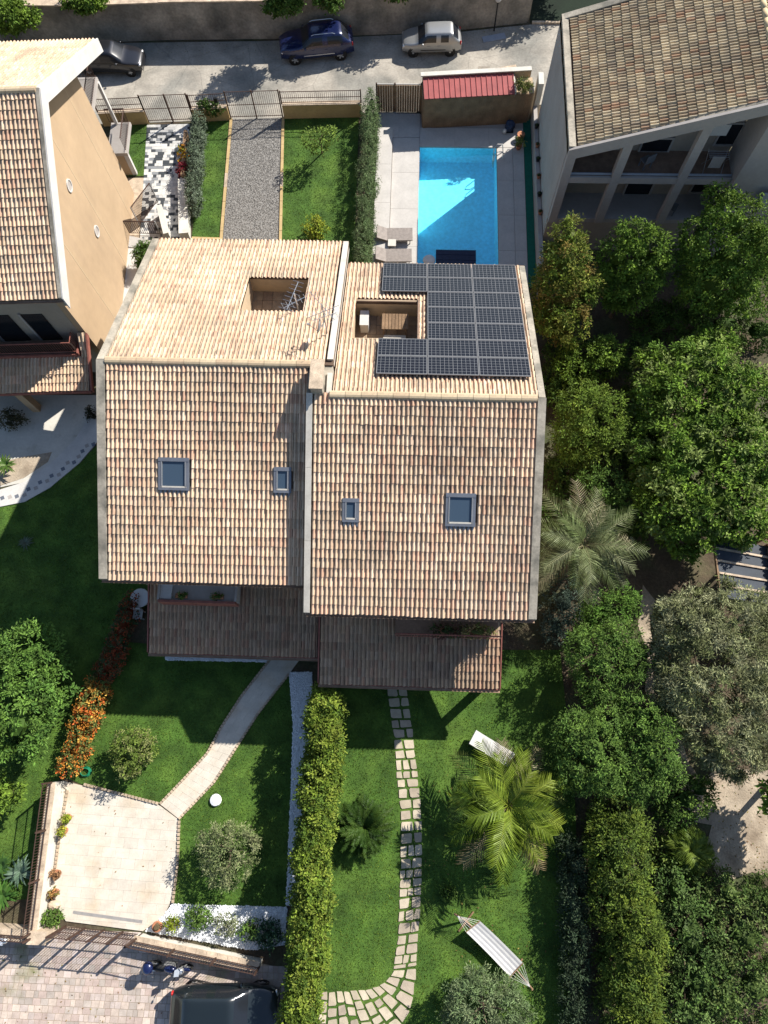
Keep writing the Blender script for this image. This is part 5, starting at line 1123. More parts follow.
def tree(name, label, cat, px, py, zc, rx, ry, rz_, cols, dens=150, L=.17, wd=.09, nb=5, spread=.45, clump=.34, group=None, base=None, trunk=.14, up=.35, colw=None, blobs=None, parts=('trunk','crown'), core=True, low=False, jitter=.8, bz=0.0):
    """px,py: pixel of crown centre at height zc; metres for radii"""
    cx, cy = W(px, py, zc); bx, by = base or (cx, cy)
    t = thing(name, label, cat, (bx, by, bz), group=group)
    if blobs is None:
        blobs = [(cx, cy, zc, rx*.78, ry*.78, rz_*.85)]
        for i in range(nb):
            a = 2*pi*i/nb+random.uniform(-.4,.4); k = random.uniform(.75,1.1)
            blobs.append((cx+rx*spread*k*math.cos(a), cy+ry*spread*k*math.sin(a), zc+rz_*random.uniform(-.35,.45), rx*random.uniform(.42,.6), ry*random.uniform(.42,.6), rz_*random.uniform(.45,.65)))
    mb = MB(); top = Vector((cx, cy, max(.3, zc-rz_*.15))); mb.tube([(bx,by,bz-.03), Vector((bx,by,bz)).lerp(top,.5)+Vector((.05,.03,0)), top], [trunk, trunk*.8, trunk*.45], 8)
    branches(mb, Vector((bx,by,bz)).lerp(top,.6), [(b[0],b[1],max(.25,b[2])) for b in blobs[1:]], trunk*.5); mb.build(parts[0], m_bark, t)
    leafmesh(parts[1], blobs, dens, L, wd, cols, t, up, clump, colw=colw, core=core, jitter=jitter); return t
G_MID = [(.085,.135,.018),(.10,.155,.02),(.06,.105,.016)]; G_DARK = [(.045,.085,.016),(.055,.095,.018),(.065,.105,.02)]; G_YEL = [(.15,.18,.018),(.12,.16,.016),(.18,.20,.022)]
G_OLIVE = [(.13,.145,.075),(.10,.12,.06),(.16,.17,.10)]; G_BRIGHT = [(.07,.122,.024),(.085,.14,.026),(.055,.10,.02)]; G_GREY = [(.10,.125,.085),(.08,.105,.065)]
def hedge(name, label, pts, w, h, cols, dens=190, L=.12, wd=.07, clump=.22, step=.45, cat='hedge', jit=.12, z0=0.0, colw=None, group=None, up=.35):
    q = [np.array(p) for p in pts]; n = max(2, int(pl_len(pts)/step)); t = thing(name, label, cat, (pts[0][0], pts[0][1], 0), group=group); blobs = []
    for i in range(n):
        p = pl_at(q, (i+.5)/n); k = random.uniform(.85,1.15); blobs.append((p[0]+random.uniform(-jit,jit)*w, p[1], z0+h*.5*k, w/2*random.uniform(.88,1.08), step*1.7, h*.5*random.uniform(.93,1.05)))
    for i in range(0, n, 3): p = pl_at(q, (i+.5)/n); MB().tube([(p[0],p[1],-.03),(p[0]+.03,p[1],h*.7)], [.035,.015], 5).build('stem', m_bark, t)
    leafmesh('foliage', blobs, dens, L, wd, cols, t, up, clump, colw=colw); return t
# back garden
hedge('ivy_hedge', 'grey-green ivy hedge between mosaic path and narrow back lawn', PX([(199,122),(197,150),(194,185),(193,205)], .8), .75, 1.5, G_GREY, 200, .10, .07)
hedge('clipped_hedge', 'long grey-green hedge between back lawn and pool deck', [W(370,92,1.6), W(369,130,1.6), W(366,190,1.6), W(363,240,1.6), (-2.62,24.2)], 1.05, 1.85, [(.085,.125,.05),(.07,.105,.04),(.10,.13,.06)], 200, .10, .035, .2)
tree('young_tree', 'young sparse tree on the back lawn', 'tree', 319,137, 1.7, .9,.9,.8, [(.12,.17,.03),(.10,.15,.03)], 40, .17,.08, 4, .7, .25, trunk=.05, base=W(322,153), core=False)
tree('shrub', 'round yellow-green shrub on the back lawn near the roof edge', 'shrub', 315,229, .55, .75,.75,.6, G_YEL, 120, .14,.08, 4, .5, .22, trunk=.04, parts=('stem','foliage'))
tree('shrub', 'dark climbing shrub on the ochre wall between the gates', 'shrub', 209,108, .9, .8,.35,.6, G_DARK, 150, .12,.08, 3, .6, .2, trunk=.04, parts=('stem','foliage'))
tree('shrub', 'bush in the planter beside the red shed roof', 'shrub', 523,85, 2.35, .55,.5,.45, [(.11,.12,.03),(.14,.13,.05),(.07,.10,.02)], 110, .16,.06, 4, .6, .2, base=tuple(pb), trunk=.03, parts=('stem','foliage'))
tree('shrub', 'yellow flowering shrub beside the mosaic path', 'shrub', 183,154, .7, .35,.5,.4, [(.55,.30,.02),(.5,.22,.02),(.10,.12,.02)], 160, .12,.07, 3, .5, .18, trunk=.03, parts=('stem','foliage'))
tree('shrub', 'dark red shrub beside the mosaic path below the yellow one', 'shrub', 182,169, .6, .3,.6,.4, [(.18,.015,.03),(.12,.02,.02)], 160, .12,.07, 3, .5, .18, trunk=.03, parts=('stem','foliage'))
tree('cycad_shrub', 'dark palm-like shrub between the two houses beside the white path', 'shrub', 146,254, .8, .6,.9,.6, G_DARK, 110, .35,.06, 4, .5, .25, trunk=.06, parts=('stem','foliage'))
# behind the retaining wall
for lab, px, py, zc, rx, ry, rz_, cols, dn in (('bright green tree overhanging the retaining wall at the top left corner',8,14,2.9,1.6,1.5,1.0,G_MID,150), ('dark bush behind the retaining wall at the top, second from the left',85,1,2.7,1.6,.8,.6,G_MID,130), ('dark green tree overhanging the wall above the blue car',282,3,2.9,1.3,.9,.7,G_DARK,130), ('dark green bush on the wall top right of the blue car',330,-2,2.8,1.0,.7,.6,G_DARK,130), ('small dark bush behind the wall above the silver car',400,-12,2.8,1.4,.7,.6,G_DARK,120), ('tree behind the wall casting leafy shade on the lane',290,-30,4.4,1.6,1.3,1.1,G_DARK,90), ('dark tree behind the lane end at the top beside the right house',575,-75,3.6,2.6,1.6,1.6,G_DARK,90)):
    tree('tree', lab, 'tree', px, py, zc, rx, ry, rz_, cols, dn, .2,.11, 5, .55, .32, group='trees behind the lane', base=(W(px,py,zc)[0], max(W(px,py,zc)[1], 43.5)), bz=2.2 if px < 500 else 0.0, trunk=.09)
tag(MB().sheet([(7.4,44.0),(20,44.0),(20,60),(7.4,60)], .01).build('lawn', mat('shade_painted_green', (.006,.014,.006), .95, .3, 1)), 'green ground painted dark for shade beyond the lane at the top right', kind='structure')  # shade of hedge and trees is put into this near-black green
MB_ = thing('kerb', 'pale stone kerb at the lane end below the green ground painted dark for shade', 'kerb', (9,43.95,0)); [MB().box(7.9+i*.82, 43.95, .05, .8,.15,.16).build('kerb_stone', m_coping, MB_) for i in range(6)]

# left neighbour garden
tree('tree', 'bushy green tree on the neighbour lawn at the left edge', 'tree', 14,690, 2.1, 2.5,3.1,1.9, [(.065,.125,.022),(.085,.15,.028),(.05,.10,.02)], 150, .18,.08, 7, .5, .36, trunk=.16)
tree('tree', 'leafy branch of a tree at the left edge below the bushy tree', 'tree', -8,795, 1.6, 1.3,1.0,1.1, G_MID, 130, .18,.08, 4, .5, .3)
def rosette(name, label, px, py, z, n, L, wd, cols, cat='plant', lift=.75, group=None, seg=3, droop=.9, stem=True):
    cx, cy = W(px, py, z); t = thing(name, label, cat, (cx, cy, 0), group=group)
    if stem: MB().tube([(cx,cy,-.03),(cx,cy,max(.08,z))], [.09,.07], 7).build('stem', m_bark, t)
    for i in range(n):
        a = 2*pi*i*.382+random.uniform(-.1,.1); el = lift*random.uniform(.25,1.15); l = L*random.uniform(.8,1.1); mb = MB(); V = []
        for k in range(seg+1):
            f = k/seg; r_ = l*f; zz = z+l*(math.sin(el)*f-droop*.35*f*f); x = cx+r_*math.cos(el*.6)*math.cos(a); y = cy+r_*math.cos(el*.6)*math.sin(a); w = wd*(1-f)**.6*(.6+.8*min(1,f*3)) if k < seg else .004
            for s in (-1,1): V.append((x-s*math.sin(a)*w/2, y+s*math.cos(a)*w/2, max(.03,zz)+(.02*abs(w)/wd)))
        mb.add(V, [(2*k,2*k+1,2*k+3,2*k+2) for k in range(seg)], colvar(random.choice(cols),.2)); mb.build('leaf', m_frond, t)
    return t
rosette('agave', 'grey-green spiky agave beside the driveway railing', 20,872, .15, 22, .75, .13, [(.10,.16,.10),(.13,.19,.13)]); rosette('spiky_plant', 'bright green spiky plant at the left edge below the agave', 3,895, .2, 26, .8, .12, [(.05,.12,.02),(.08,.16,.03)])
rosette('spiky_plant', 'dark spiky plant on the neighbour lawn left of the agave', 2,865, .2, 20, .6, .10, [(.04,.09,.02)]); rosette('spiky_plant', 'leafy rosette in the stony bed by the curved path', 6,465, .5, 22, .62, .12, [(.06,.12,.02),(.10,.15,.04)])
rosette('spiky_plant', 'small grey rosette in the shaded neighbour lawn', 26,543, .1, 18, .45, .07, [(.10,.13,.09)])
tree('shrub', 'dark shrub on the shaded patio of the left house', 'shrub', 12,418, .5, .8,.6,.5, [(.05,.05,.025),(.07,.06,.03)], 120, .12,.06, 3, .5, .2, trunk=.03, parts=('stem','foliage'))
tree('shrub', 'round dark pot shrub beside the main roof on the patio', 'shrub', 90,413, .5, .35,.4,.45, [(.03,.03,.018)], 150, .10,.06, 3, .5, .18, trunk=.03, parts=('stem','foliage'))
# orange flower hedge
ORG = [(.36,.15,.025),(.34,.085,.02),(.10,.11,.03),(.36,.22,.045),(.055,.08,.022)]
hedge('flowering_hedge', 'orange flowering hedge at the edge of the front lawn', PX([(96,683),(88,715),(77,745),(64,768)], .8), 1.15, 1.35, ORG, 190, .10,.07, .18, .3, jit=.14, colw=[.22,.15,.28,.12,.23])
hedge('flowering_hedge', 'flowering hedge beside the left porch, shade painted in as dark red', PX([(128,600),(118,635),(108,660),(99,680)], .8), 1.0, 1.2, [(.22,.05,.02),(.10,.06,.03),(.04,.07,.03)], 190, .09,.07, .17, .4, jit=.2)  # same orange hedge continued; its shade is painted into the darker palette
x, y = W(84,772,.2); hs = thing('hose_bundle', 'green coiled garden hose at the corner of the driveway', 'hose', (x,y,0)); mb = MB()
for k in range(4): mb.tube([(x+(.26-.02*k)*math.cos(2*pi*i/18)*(1+.05*math.sin(i)), y+(.22-.02*k)*math.sin(2*pi*i/18), .03+.035*k) for i in range(19)], .018, 5)
mb.build('coil', mat('hose_green', (.01,.16,.08), .5, .1, 3), hs)
tree('shrub', 'round yellow-green shrub on the front lawn above the driveway', 'shrub', 133,752, .9, 1.15,1.2,.95, [(.11,.15,.03),(.13,.14,.05),(.08,.12,.02)], 170, .11,.06, 6, .5, .22, trunk=.06, parts=('stem','foliage'))
tree('olive_shrub', 'rounded grey-green olive shrub on the front lawn right of the path', 'shrub', 229,853, 1.1, 1.35,1.3,1.0, [(.12,.15,.06),(.10,.12,.05),(.15,.16,.08)], 230, .12,.04, 7, .55, .24, trunk=.07, base=W(234,850), core=False)
x, y = W(216,800); o = MB(); o.lathe([(.2,0),(.27,.06),(.24,.13),(.1,.17)], (x,y,.0), 14); tag(o.build('white_stone', m_pebble), 'white round stone on the front lawn beside the path', 'stone')
# bed behind bottom wall
for lab, px, py, r_, z, cols in (('bright yellow-green small shrub at the left end of the pebble bed',172,925,.35,.3,G_YEL), ('large green shrub in the pebble bed',199,919,.68,.55,G_BRIGHT), ('thin grey-green shrub in the middle of the pebble bed',226,925,.6,.5,G_OLIVE), ('green shrub right of the middle in the pebble bed',249,930,.5,.45,G_BRIGHT), ('dark blue-green shrub at the right end of the pebble bed',268,935,.7,.5,[(.03,.06,.03),(.05,.09,.05)])):
    tree('shrub', lab, 'shrub', px, py, z, r_, r_*.9, z*.95, cols, 130, .11,.06, 5, .5, .18, trunk=.03, parts=('stem','foliage'), group='shrubs in the pebble bed', core=cols is not G_OLIVE)
x, y = W(159,925); o = thing('flower_pot', 'brown round pot beside the gate post', 'pot', (x,y,0)); MB().lathe([(.14,0),(.22,.2),(.22,.3),(.17,.28)], (x,y,0), 14).build('pot', m_terra, o, smooth=True); MB().ell((x,y,.3), (.15,.15,.1), 8, 5, jit=.25, col=(.12,.09,.05)).build('plant', m_leaf, o)
for lab, px, py, c in (('potted plant with yellow-green leaves on the driveway edge, topmost',67,818,G_YEL), ('potted plant with yellow leaves on the driveway edge, second from top',63,831,[(.25,.24,.03),(.12,.15,.02)]), ('terracotta pot with bare stem on the driveway edge',56,874,[(.18,.10,.05)]), ('flowering pot in the bed beside the white driveway wall',54,893,[(.28,.14,.05),(.12,.10,.03)])):
    x, y = W(px, py, .3); t = thing('potted_plant', lab, 'pot plant', (x,y,0), group='pots along the driveway wall'); MB().lathe([(.11,0),(.17,.2),(.18,.24),(.14,.23)], (x,y,0.0), 12).build('pot', m_terra, t, smooth=True)
    leafmesh('foliage', [(x,y,.4,.2,.2,.17)], 260, .12,.06, c, t, .4, .12)
tree('shrub', 'bright green shrub beside the left gate pillar', 'shrub', 52,917, .4, .45,.4,.4, G_BRIGHT, 160, .13,.06, 4, .5, .18, trunk=.03, parts=('stem','foliage'))
x, y = W(52,906,.3); o = MB(); o.ell((x,y,.12), (.3,.2,.18), 9, 6, jit=.15); tag(o.build('rock', m_coping), 'pale rock in the bed beside the left gate pillar', 'rock')
# tall hedge between gardens
hedge('tall_hedge', 'tall yellow-green hedge dividing the two front gardens', [W(325,692,2.6),W(320,740,2.6),W(315,800,2.6),W(310,850,2.6),W(303,950,2.6),W(297,1040,2.6)], 1.45, 2.95, [(.10,.14,.018),(.085,.125,.016),(.125,.155,.024),(.055,.09,.014)], 230, .13,.075, .26, .42, jit=.14)

# ------------------------------------------------------------------ palms and cycad
def frond(mb, o, az, el, L, droop, ll, nl, cols, wl=.035, vee=.35, twist=0.0):
    o = Vector(o); h = Vector((math.cos(az), math.sin(az), 0)); sd = Vector((-math.sin(az), math.cos(az), 0)); pts = []
    f_ = lambda f: o+h*(L*f*math.cos(el*(1-.3*f)))+Vector((0,0,L*(math.sin(el)*f-droop*f*f)))+sd*(twist*L*f*f)
    pts = [f_(k/8) for k in range(9)]; c = random.choice(cols); mb.tube(pts, [.022*(1-.85*k/8) for k in range(9)], 4, colvar((c[0]*1.3,c[1]*1.1,c[2]*1.2),.1))
    V, F, C = [], [], []
    for i in range(nl):
        f = .12+.88*(i+.5)/nl; p = f_(f); tg = (f_(min(1,f+.03))-f_(f-.03)).normalized()
        l = ll*(.45+.9*math.sin(pi*min(1,.12+f*.86)))*random.uniform(.85,1.1)
        for s in (-1,1):
            d = (tg*(.55+.5*f)+sd*s*.85+Vector((0,0,vee-random.uniform(.1,.5)))).normalized(); w = tg*wl*.5; t = p+d*l-Vector((0,0,l*random.uniform(.05,.3))); md = p+d*l*.5
            mb.add([p-w*.6, p+w*.6, md+w, t, md-w], [(0,1,2,3,4)], colvar(c,.22))
def palm(name, label, px, py, z, n, L, ll, cols, base=None, tr=.16, dry=None, nl=26, wl=.035, els=(1.25,-.15), droop=(.35,.75), cat='palm', skirt=True):
    cx, cy = W(px, py, z); bx, by = base or (cx, cy); t = thing(name, label, cat, (bx,by,0)); mb = MB(); k = 9; P0 = Vector((bx,by,-.03)); P1 = Vector((cx,cy,z))
    mb.tube([P0.lerp(P1,i/k) for i in range(k+1)], [tr*(1.15-.25*i/k+(.12 if i%2 else 0)) for i in range(k+1)], 9); mb.build('trunk', m_bark, t)
    for i in range(n):
        f = i/(n-1); m_ = MB(); e = els[0]+(els[1]-els[0])*f; cl = cols if not dry or f < .72 else dry
        frond(m_, (cx,cy,z), i*2.39996+random.uniform(-.2,.2), e+random.uniform(-.1,.1), L*random.uniform(.82,1.08)*(.75+.25*min(1,f*2)), droop[0]+(droop[1]-droop[0])*random.random(), ll, nl, cl, wl, twist=random.uniform(-.15,.15)); m_.build('frond', m_frond, t)
    return t
palm('palm_tree', 'green feather palm with drooping fronds in the right lawn', 508,806, 2.2, 26, 2.9, .68, [(.16,.22,.025),(.12,.18,.02),(.20,.25,.035)], tr=.2, dry=[(.26,.20,.11),(.20,.17,.10),(.12,.15,.04)], nl=27, wl=.065, els=(1.05,-.05), droop=(.2,.5))
palm('palm_tree', 'grey-green feather palm beside the right end of the roof', 584,545, 3.4, 26, 3.0, .6, [(.17,.20,.09),(.20,.22,.11),(.13,.17,.06)], base=W(552,592), tr=.15, dry=[(.28,.25,.16),(.14,.16,.08)], nl=24, wl=.055, els=(1.0,-.1), droop=(.2,.5))
palm('palm_tree', 'small fan-like palm beside the dirt clearing on the right', 690,850, 1.0, 20, 1.15, .4, [(.10,.15,.025),(.13,.18,.03)], tr=.1, nl=20, wl=.05)
palm('cycad', 'dark green round cycad in the right lawn beside the flagstone path', 365,827, .45, 92, 1.35, .2, [(.032,.07,.012),(.042,.085,.014),(.055,.10,.016)], tr=.16, nl=30, wl=.034, els=(1.3,.0), droop=(.15,.4), cat='cycad')

# ------------------------------------------------------------------ right lawn furniture
a, b = np.array(W(476,739,.35)), np.array(W(511,760,.35)); c = (a+b)/2
sunbed('sun_lounger', 'white sun lounger on the right lawn above the palm', (c[0], c[1], .003), math.atan2(b[1]-a[1], b[0]-a[0])+pi, m_cloth, 1.85, .68, m_wicker, .35)
e0, e1 = Vector((*W(457,916,.9),.9)), Vector((*W(530,987,.9),.9)); s0 = [Vector((*W(*p,.62),.62)) for p in ((466,932),(480,921))]; s1 = [Vector((*W(*p,.62),.62)) for p in ((510,977),(523,963))]
hm = thing('hammock', 'white striped hammock slung on a wooden stand in the right lawn', 'hammock', ((e0.x+e1.x)/2, (e0.y+e1.y)/2, 0))
for sct in range(9):                                   # lengthwise cloth stripes
    V = []; n = 10
    for k in range(n+1):
        f = k/n
        for u in (sct/9, (sct+.985)/9): p = s0[0].lerp(s0[1],u).lerp(s1[0].lerp(s1[1],u), f); V.append((p.x, p.y, p.z-.20*math.sin(pi*f)-.05*math.sin(pi*u)))
    MB().add(V, [(2*k,2*k+1,2*k+3,2*k+2) for k in range(n)]).build('cloth_stripe', m_cloth if sct % 2 == 0 else mat('grey_cloth', (.30,.30,.31), .85, .06, 3), hm)
for s in (s0, s1): MB().tube([s[0], s[1]], .022, 6).build('spreader_bar', m_wood, hm)
for e, s in ((e0,s0),(e1,s1)):
    for k in range(7): p = s[0].lerp(s[1], k/6); MB().tube([e, p], .007, 4).build('rope', m_cloth, hm)
dv = (e1-e0).normalized()
for e, s in ((e0,-1),(e1,1)): MB().tube([Vector((e.x,e.y,0))+dv*(-s*.55)+Vector((0,0,.05)), Vector((e.x,e.y,.95))+dv*(s*.12)], .045, 8).build('stand_arm', m_wood, hm)
MB().tube([Vector((e0.x,e0.y,.05))+dv*.5, Vector((e1.x,e1.y,.05))-dv*.5], .045, 8).build('stand_beam', m_wood, hm)
for e, s in ((e0,1),(e1,-1)): q = Vector((-dv.y,dv.x,0))*.5; c = Vector((e.x,e.y,.04))+dv*s*.6; MB().tube([c-q, c+q], .04, 8).build('stand_foot', m_wood, hm)
tree('olive_tree', 'grey-green olive bush at the bottom edge below the hammock', 'tree', 484,1010, 1.2, 1.75,1.35,1.0, [(.10,.14,.06),(.08,.115,.05),(.13,.16,.08)], 330, .15,.035, 8, .55, .26, trunk=.1, core=False, jitter=1.1)
q = W(462,893,.2); tree('shrub', 'small dark shrub under the shade of the palm', 'shrub', 448,893, .25, .35,.35,.25, G_DARK, 120, .12,.06, 3, .5, .15, trunk=.02, parts=('stem','foliage'))
# ------------------------------------------------------------------ right tree belt
def bl(px, py, z, rx, ry, rz_): x, y = W(px, py, z); return (x, y, z, rx, ry, rz_)
def btree(name, label, blobs, cols, dens=140, L=.17, wd=.08, clump=.34, cat='tree', trunk=.14, up=.35, core=True, jitter=.8):
    B_ = [bl(*b) for b in blobs]; b0 = B_[0]; return tree(name, label, cat, 0,0,b0[2],0,0,b0[5], cols, dens, L, wd, clump=clump, base=(b0[0],b0[1]), trunk=trunk, up=up, blobs=B_, core=core, jitter=jitter) if False else _bt(name, label, B_, cols, dens, L, wd, clump, cat, trunk, up, core, jitter)
def _bt(name, label, B_, cols, dens, L, wd, clump, cat, trunk, up, core, jitter):
    b0 = B_[0]; t = thing(name, label, cat, (b0[0], b0[1], 0)); mb = MB(); top = Vector((b0[0],b0[1],max(.4,b0[2])))
    mb.tube([(b0[0],b0[1],-.03), (b0[0]+.05,b0[1],top.z*.5), top], [trunk, trunk*.8, trunk*.4], 8); branches(mb, Vector((b0[0],b0[1],top.z*.4)), [(b[0],b[1],b[2]) for b in B_[1:]], trunk*.45); mb.build('trunk', m_bark, t)
    leafmesh('crown', B_, dens, L, wd, cols, t, up, clump, core=core, jitter=jitter); return t
btree('conifer_tree', 'tall yellow-green tree beside the pool end of the roof', [(562,302,3.0,1.4,1.3,2.4),(566,262,5.2,1.2,1.15,1.3),(554,285,4.4,1.0,1.0,1.2),(582,288,4.3,.95,.95,1.2),(565,322,3.6,1.2,1.05,1.2),(568,236,6.0,.8,.8,.9),(548,315,3.2,.8,.8,1.0)], [(.10,.13,.018),(.075,.11,.016),(.15,.16,.03),(.16,.12,.03)], 150, .18,.07, .34)
btree('tree', 'dark green bushy tree below the loggias, left of the three', [(632,276,3.6,1.5,1.3,2.2),(640,250,5.3,1.15,1.1,1.2),(618,258,4.9,1.0,1.0,1.1),(654,258,4.9,.9,.9,1.2),(625,290,3.6,1.2,1.0,1.2),(632,236,5.8,.8,.8,.8)], G_MID, 140, .17,.08)
btree('tree', 'large green bushy tree below the loggias at the right edge', [(722,265,4.2,2.0,1.7,2.4),(700,240,5.6,1.15,1.1,1.2),(735,222,6.3,1.3,1.2,1.2),(758,245,5.6,1.3,1.2,1.3),(712,285,4.2,1.5,1.2,1.4),(745,288,4.2,1.4,1.2,1.3),(722,200,6.6,.8,.8,.8)], G_MID, 140, .17,.08)
btree('shrub_tree', 'low dark green shrub above the round yellow-green tree', [(590,362,1.5,1.6,1.1,1.3),(605,355,1.9,1.0,.9,1.0),(570,370,1.6,.9,.8,.9)], G_MID, 140, .16,.07, .3)
btree('conifer_tree', 'round yellow-green tree beside the right verge of the roof', [(588,428,2.2,1.65,1.6,1.9),(580,405,3.1,1.1,1.1,1.2),(604,412,2.9,1.1,1.1,1.2),(572,440,2.4,1.0,1.1,1.2),(608,442,2.3,.9,1.0,1.1),(592,455,2.0,1.1,.9,1.0)], [(.085,.13,.018),(.07,.11,.016),(.11,.15,.022)], 160, .16,.06, .32)
btree('shrub_tree', 'bright green low shrub above the grey-green palm', [(602,492,1.5,1.25,1.1,1.3),(592,480,1.8,.8,.8,.9),(615,500,1.5,.8,.8,.9)], G_BRIGHT, 150, .14,.06, .28)
btree('tree', 'broad glossy-leaved tree filling the right edge beside the pergola', [(702,440,3.0,3.1,4.4,1.5),(668,395,3.3,1.6,1.7,1.3),(700,370,3.6,1.7,1.6,1.2),(742,400,3.4,1.8,1.8,1.3),(750,455,3.3,1.7,1.7,1.3),(665,450,3.0,1.6,1.7,1.3),(675,505,2.8,1.6,1.6,1.2),(720,500,3.2,1.9,1.7,1.3),(690,535,2.4,1.3,1.1,1.0),(655,480,2.4,1.0,1.2,1.0),(742,520,3.0,1.2,1.2,1.0),(655,365,2.6,1.0,1.0,.9),(715,345,3.0,1.1,1.0,.9)], [(.085,.14,.018),(.10,.16,.02),(.065,.115,.016),(.13,.17,.045)], 170, .21,.10, .36, up=.6)
btree('olive_tree', 'large silvery olive tree at the right edge', [(715,672,2.8,2.2,2.4,1.6),(690,625,2.9,1.5,1.5,1.2),(735,615,3.0,1.6,1.5,1.2),(755,655,2.9,1.5,1.8,1.2),(685,690,2.6,1.3,1.6,1.1),(715,725,2.6,1.7,1.6,1.2),(755,720,2.6,1.4,1.6,1.2),(735,755,2.2,1.2,1.0,.9),(675,655,2.4,.9,1.3,.9)], [(.17,.18,.09),(.14,.15,.07),(.20,.205,.115),(.11,.125,.05)], 340, .19,.045, .34, jitter=1.2, core=False)
btree('conifer_tree', 'bright green feathery conifer below the grey-green palm', [(600,665,2.0,1.35,1.2,1.6),(585,648,2.4,.9,.9,1.1),(615,640,2.5,1.0,.9,1.1),(630,662,2.2,.9,.9,1.0),(600,690,1.8,1.0,.8,1.0)], G_BRIGHT, 170, .15,.05, .28)
btree('conifer_tree', 'bright green feathery conifer, left of the lower pair', [(590,752,2.1,1.45,1.6,1.7),(575,735,2.5,.9,1.0,1.1),(605,728,2.5,.9,.9,1.1),(578,772,2.2,.9,.9,1.0),(608,770,2.3,1.0,1.0,1.1)], G_BRIGHT, 170, .15,.05, .28)
btree('conifer_tree', 'bright green feathery conifer, right of the lower pair', [(648,752,2.1,1.25,1.7,1.6),(640,715,2.3,.9,1.0,1.1),(655,730,2.5,.9,1.0,1.1),(660,770,2.2,.9,1.0,1.0),(638,785,2.0,.9,.8,1.0)], G_BRIGHT, 170, .15,.05, .28)
btree('shrub_tree', 'bright low conifer shrub under the grey-green palm fronds', [(608,612,1.3,1.3,1.0,1.1),(625,600,1.4,.7,.7,.8),(590,620,1.3,.8,.7,.8)], [(.06,.12,.02),(.08,.14,.025)], 150, .14,.05, .26)
btree('shrub_tree', 'blue-grey bush at the foot of the grey-green palm', [(563,600,1.0,1.0,1.2,.9),(556,625,.8,.7,.9,.7)], [(.05,.075,.055),(.07,.095,.07)], 130, .15,.05, .26)
hedge('conifer_hedge', 'thick yellow-green conifer hedge running down the right garden edge', [W(615,812,1.6),W(622,850,1.6),W(622,900,1.6),W(632,960,1.6),W(640,1050,1.6)], 2.3, 3.0, [(.072,.105,.016),(.06,.09,.014),(.095,.125,.018),(.045,.072,.014)], 190, .15,.06, .3, .75, jit=.16)
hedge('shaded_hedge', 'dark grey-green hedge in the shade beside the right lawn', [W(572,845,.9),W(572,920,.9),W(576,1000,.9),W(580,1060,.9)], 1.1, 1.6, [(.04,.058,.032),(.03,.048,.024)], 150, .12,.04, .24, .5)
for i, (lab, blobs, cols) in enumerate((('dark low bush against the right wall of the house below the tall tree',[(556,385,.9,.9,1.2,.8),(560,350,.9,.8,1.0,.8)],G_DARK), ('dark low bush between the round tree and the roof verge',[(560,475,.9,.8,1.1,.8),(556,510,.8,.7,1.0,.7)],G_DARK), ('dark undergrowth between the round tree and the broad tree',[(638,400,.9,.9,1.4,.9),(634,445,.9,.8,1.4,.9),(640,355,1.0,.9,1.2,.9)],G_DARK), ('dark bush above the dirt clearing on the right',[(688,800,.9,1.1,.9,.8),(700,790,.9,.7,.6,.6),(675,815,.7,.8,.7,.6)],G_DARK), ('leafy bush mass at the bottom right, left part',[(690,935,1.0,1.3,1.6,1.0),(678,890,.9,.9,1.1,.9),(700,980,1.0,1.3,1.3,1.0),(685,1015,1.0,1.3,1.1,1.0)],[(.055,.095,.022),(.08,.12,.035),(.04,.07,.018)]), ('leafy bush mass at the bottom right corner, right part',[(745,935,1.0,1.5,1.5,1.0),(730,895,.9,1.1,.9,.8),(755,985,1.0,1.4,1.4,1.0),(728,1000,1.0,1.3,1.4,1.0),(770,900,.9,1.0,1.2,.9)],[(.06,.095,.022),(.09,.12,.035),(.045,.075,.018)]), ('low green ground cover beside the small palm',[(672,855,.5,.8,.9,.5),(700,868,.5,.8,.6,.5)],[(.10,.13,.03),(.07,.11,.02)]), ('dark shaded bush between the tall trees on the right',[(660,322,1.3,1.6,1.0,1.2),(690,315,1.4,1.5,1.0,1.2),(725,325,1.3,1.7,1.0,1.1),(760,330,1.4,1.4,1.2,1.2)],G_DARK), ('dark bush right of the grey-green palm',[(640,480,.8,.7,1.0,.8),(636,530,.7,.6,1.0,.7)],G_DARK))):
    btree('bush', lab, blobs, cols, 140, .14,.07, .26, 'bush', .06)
# shade tree whose shadow falls on the clearing (its crown stands outside the right edge)
tree('tree', 'tree at the right edge whose shadow falls on the dirt clearing', 'tree', 800,795, 3.0, 1.5,1.7,1.3, G_MID, 90, .25,.14, 6, .55, .4)

# ------------------------------------------------------------------ pergola on the right
pg = thing('pergola', 'dark panelled pergola roof with pale battens under the glossy tree', 'pergola', (15.4,7.6,0))
pc = [np.array(W(*p, 2.4)) for p in ((714,536),(768,546),(770,605),(722,598))]
for i in range(5):
    t0, t1 = i/5+.012, (i+1)/5-.012; q = [pc[0]+(pc[3]-pc[0])*t0, pc[1]+(pc[2]-pc[1])*t0, pc[1]+(pc[2]-pc[1])*t1, pc[0]+(pc[3]-pc[0])*t1]; MB().prism([tuple(p) for p in q], 2.36, 2.40).build('roof_panel', mat('dark_panel', (.03,.038,.05), .6, .2, 2), pg)
for i in range(1, 5): t0 = i/5; MB().bar(pc[0]+(pc[3]-pc[0])*t0, pc[1]+(pc[2]-pc[1])*t0, .09, 2.36, 2.46).build('batten', m_coping, pg)
for p in pc: MB().box(p[0], p[1], 1.15, .1,.1,2.36).build('post', m_wood, pg)
MB().bar(pc[0]+(-.04,0), pc[3]+(-.04,0), .07, 2.28, 2.44).build('beam', m_wood, pg)
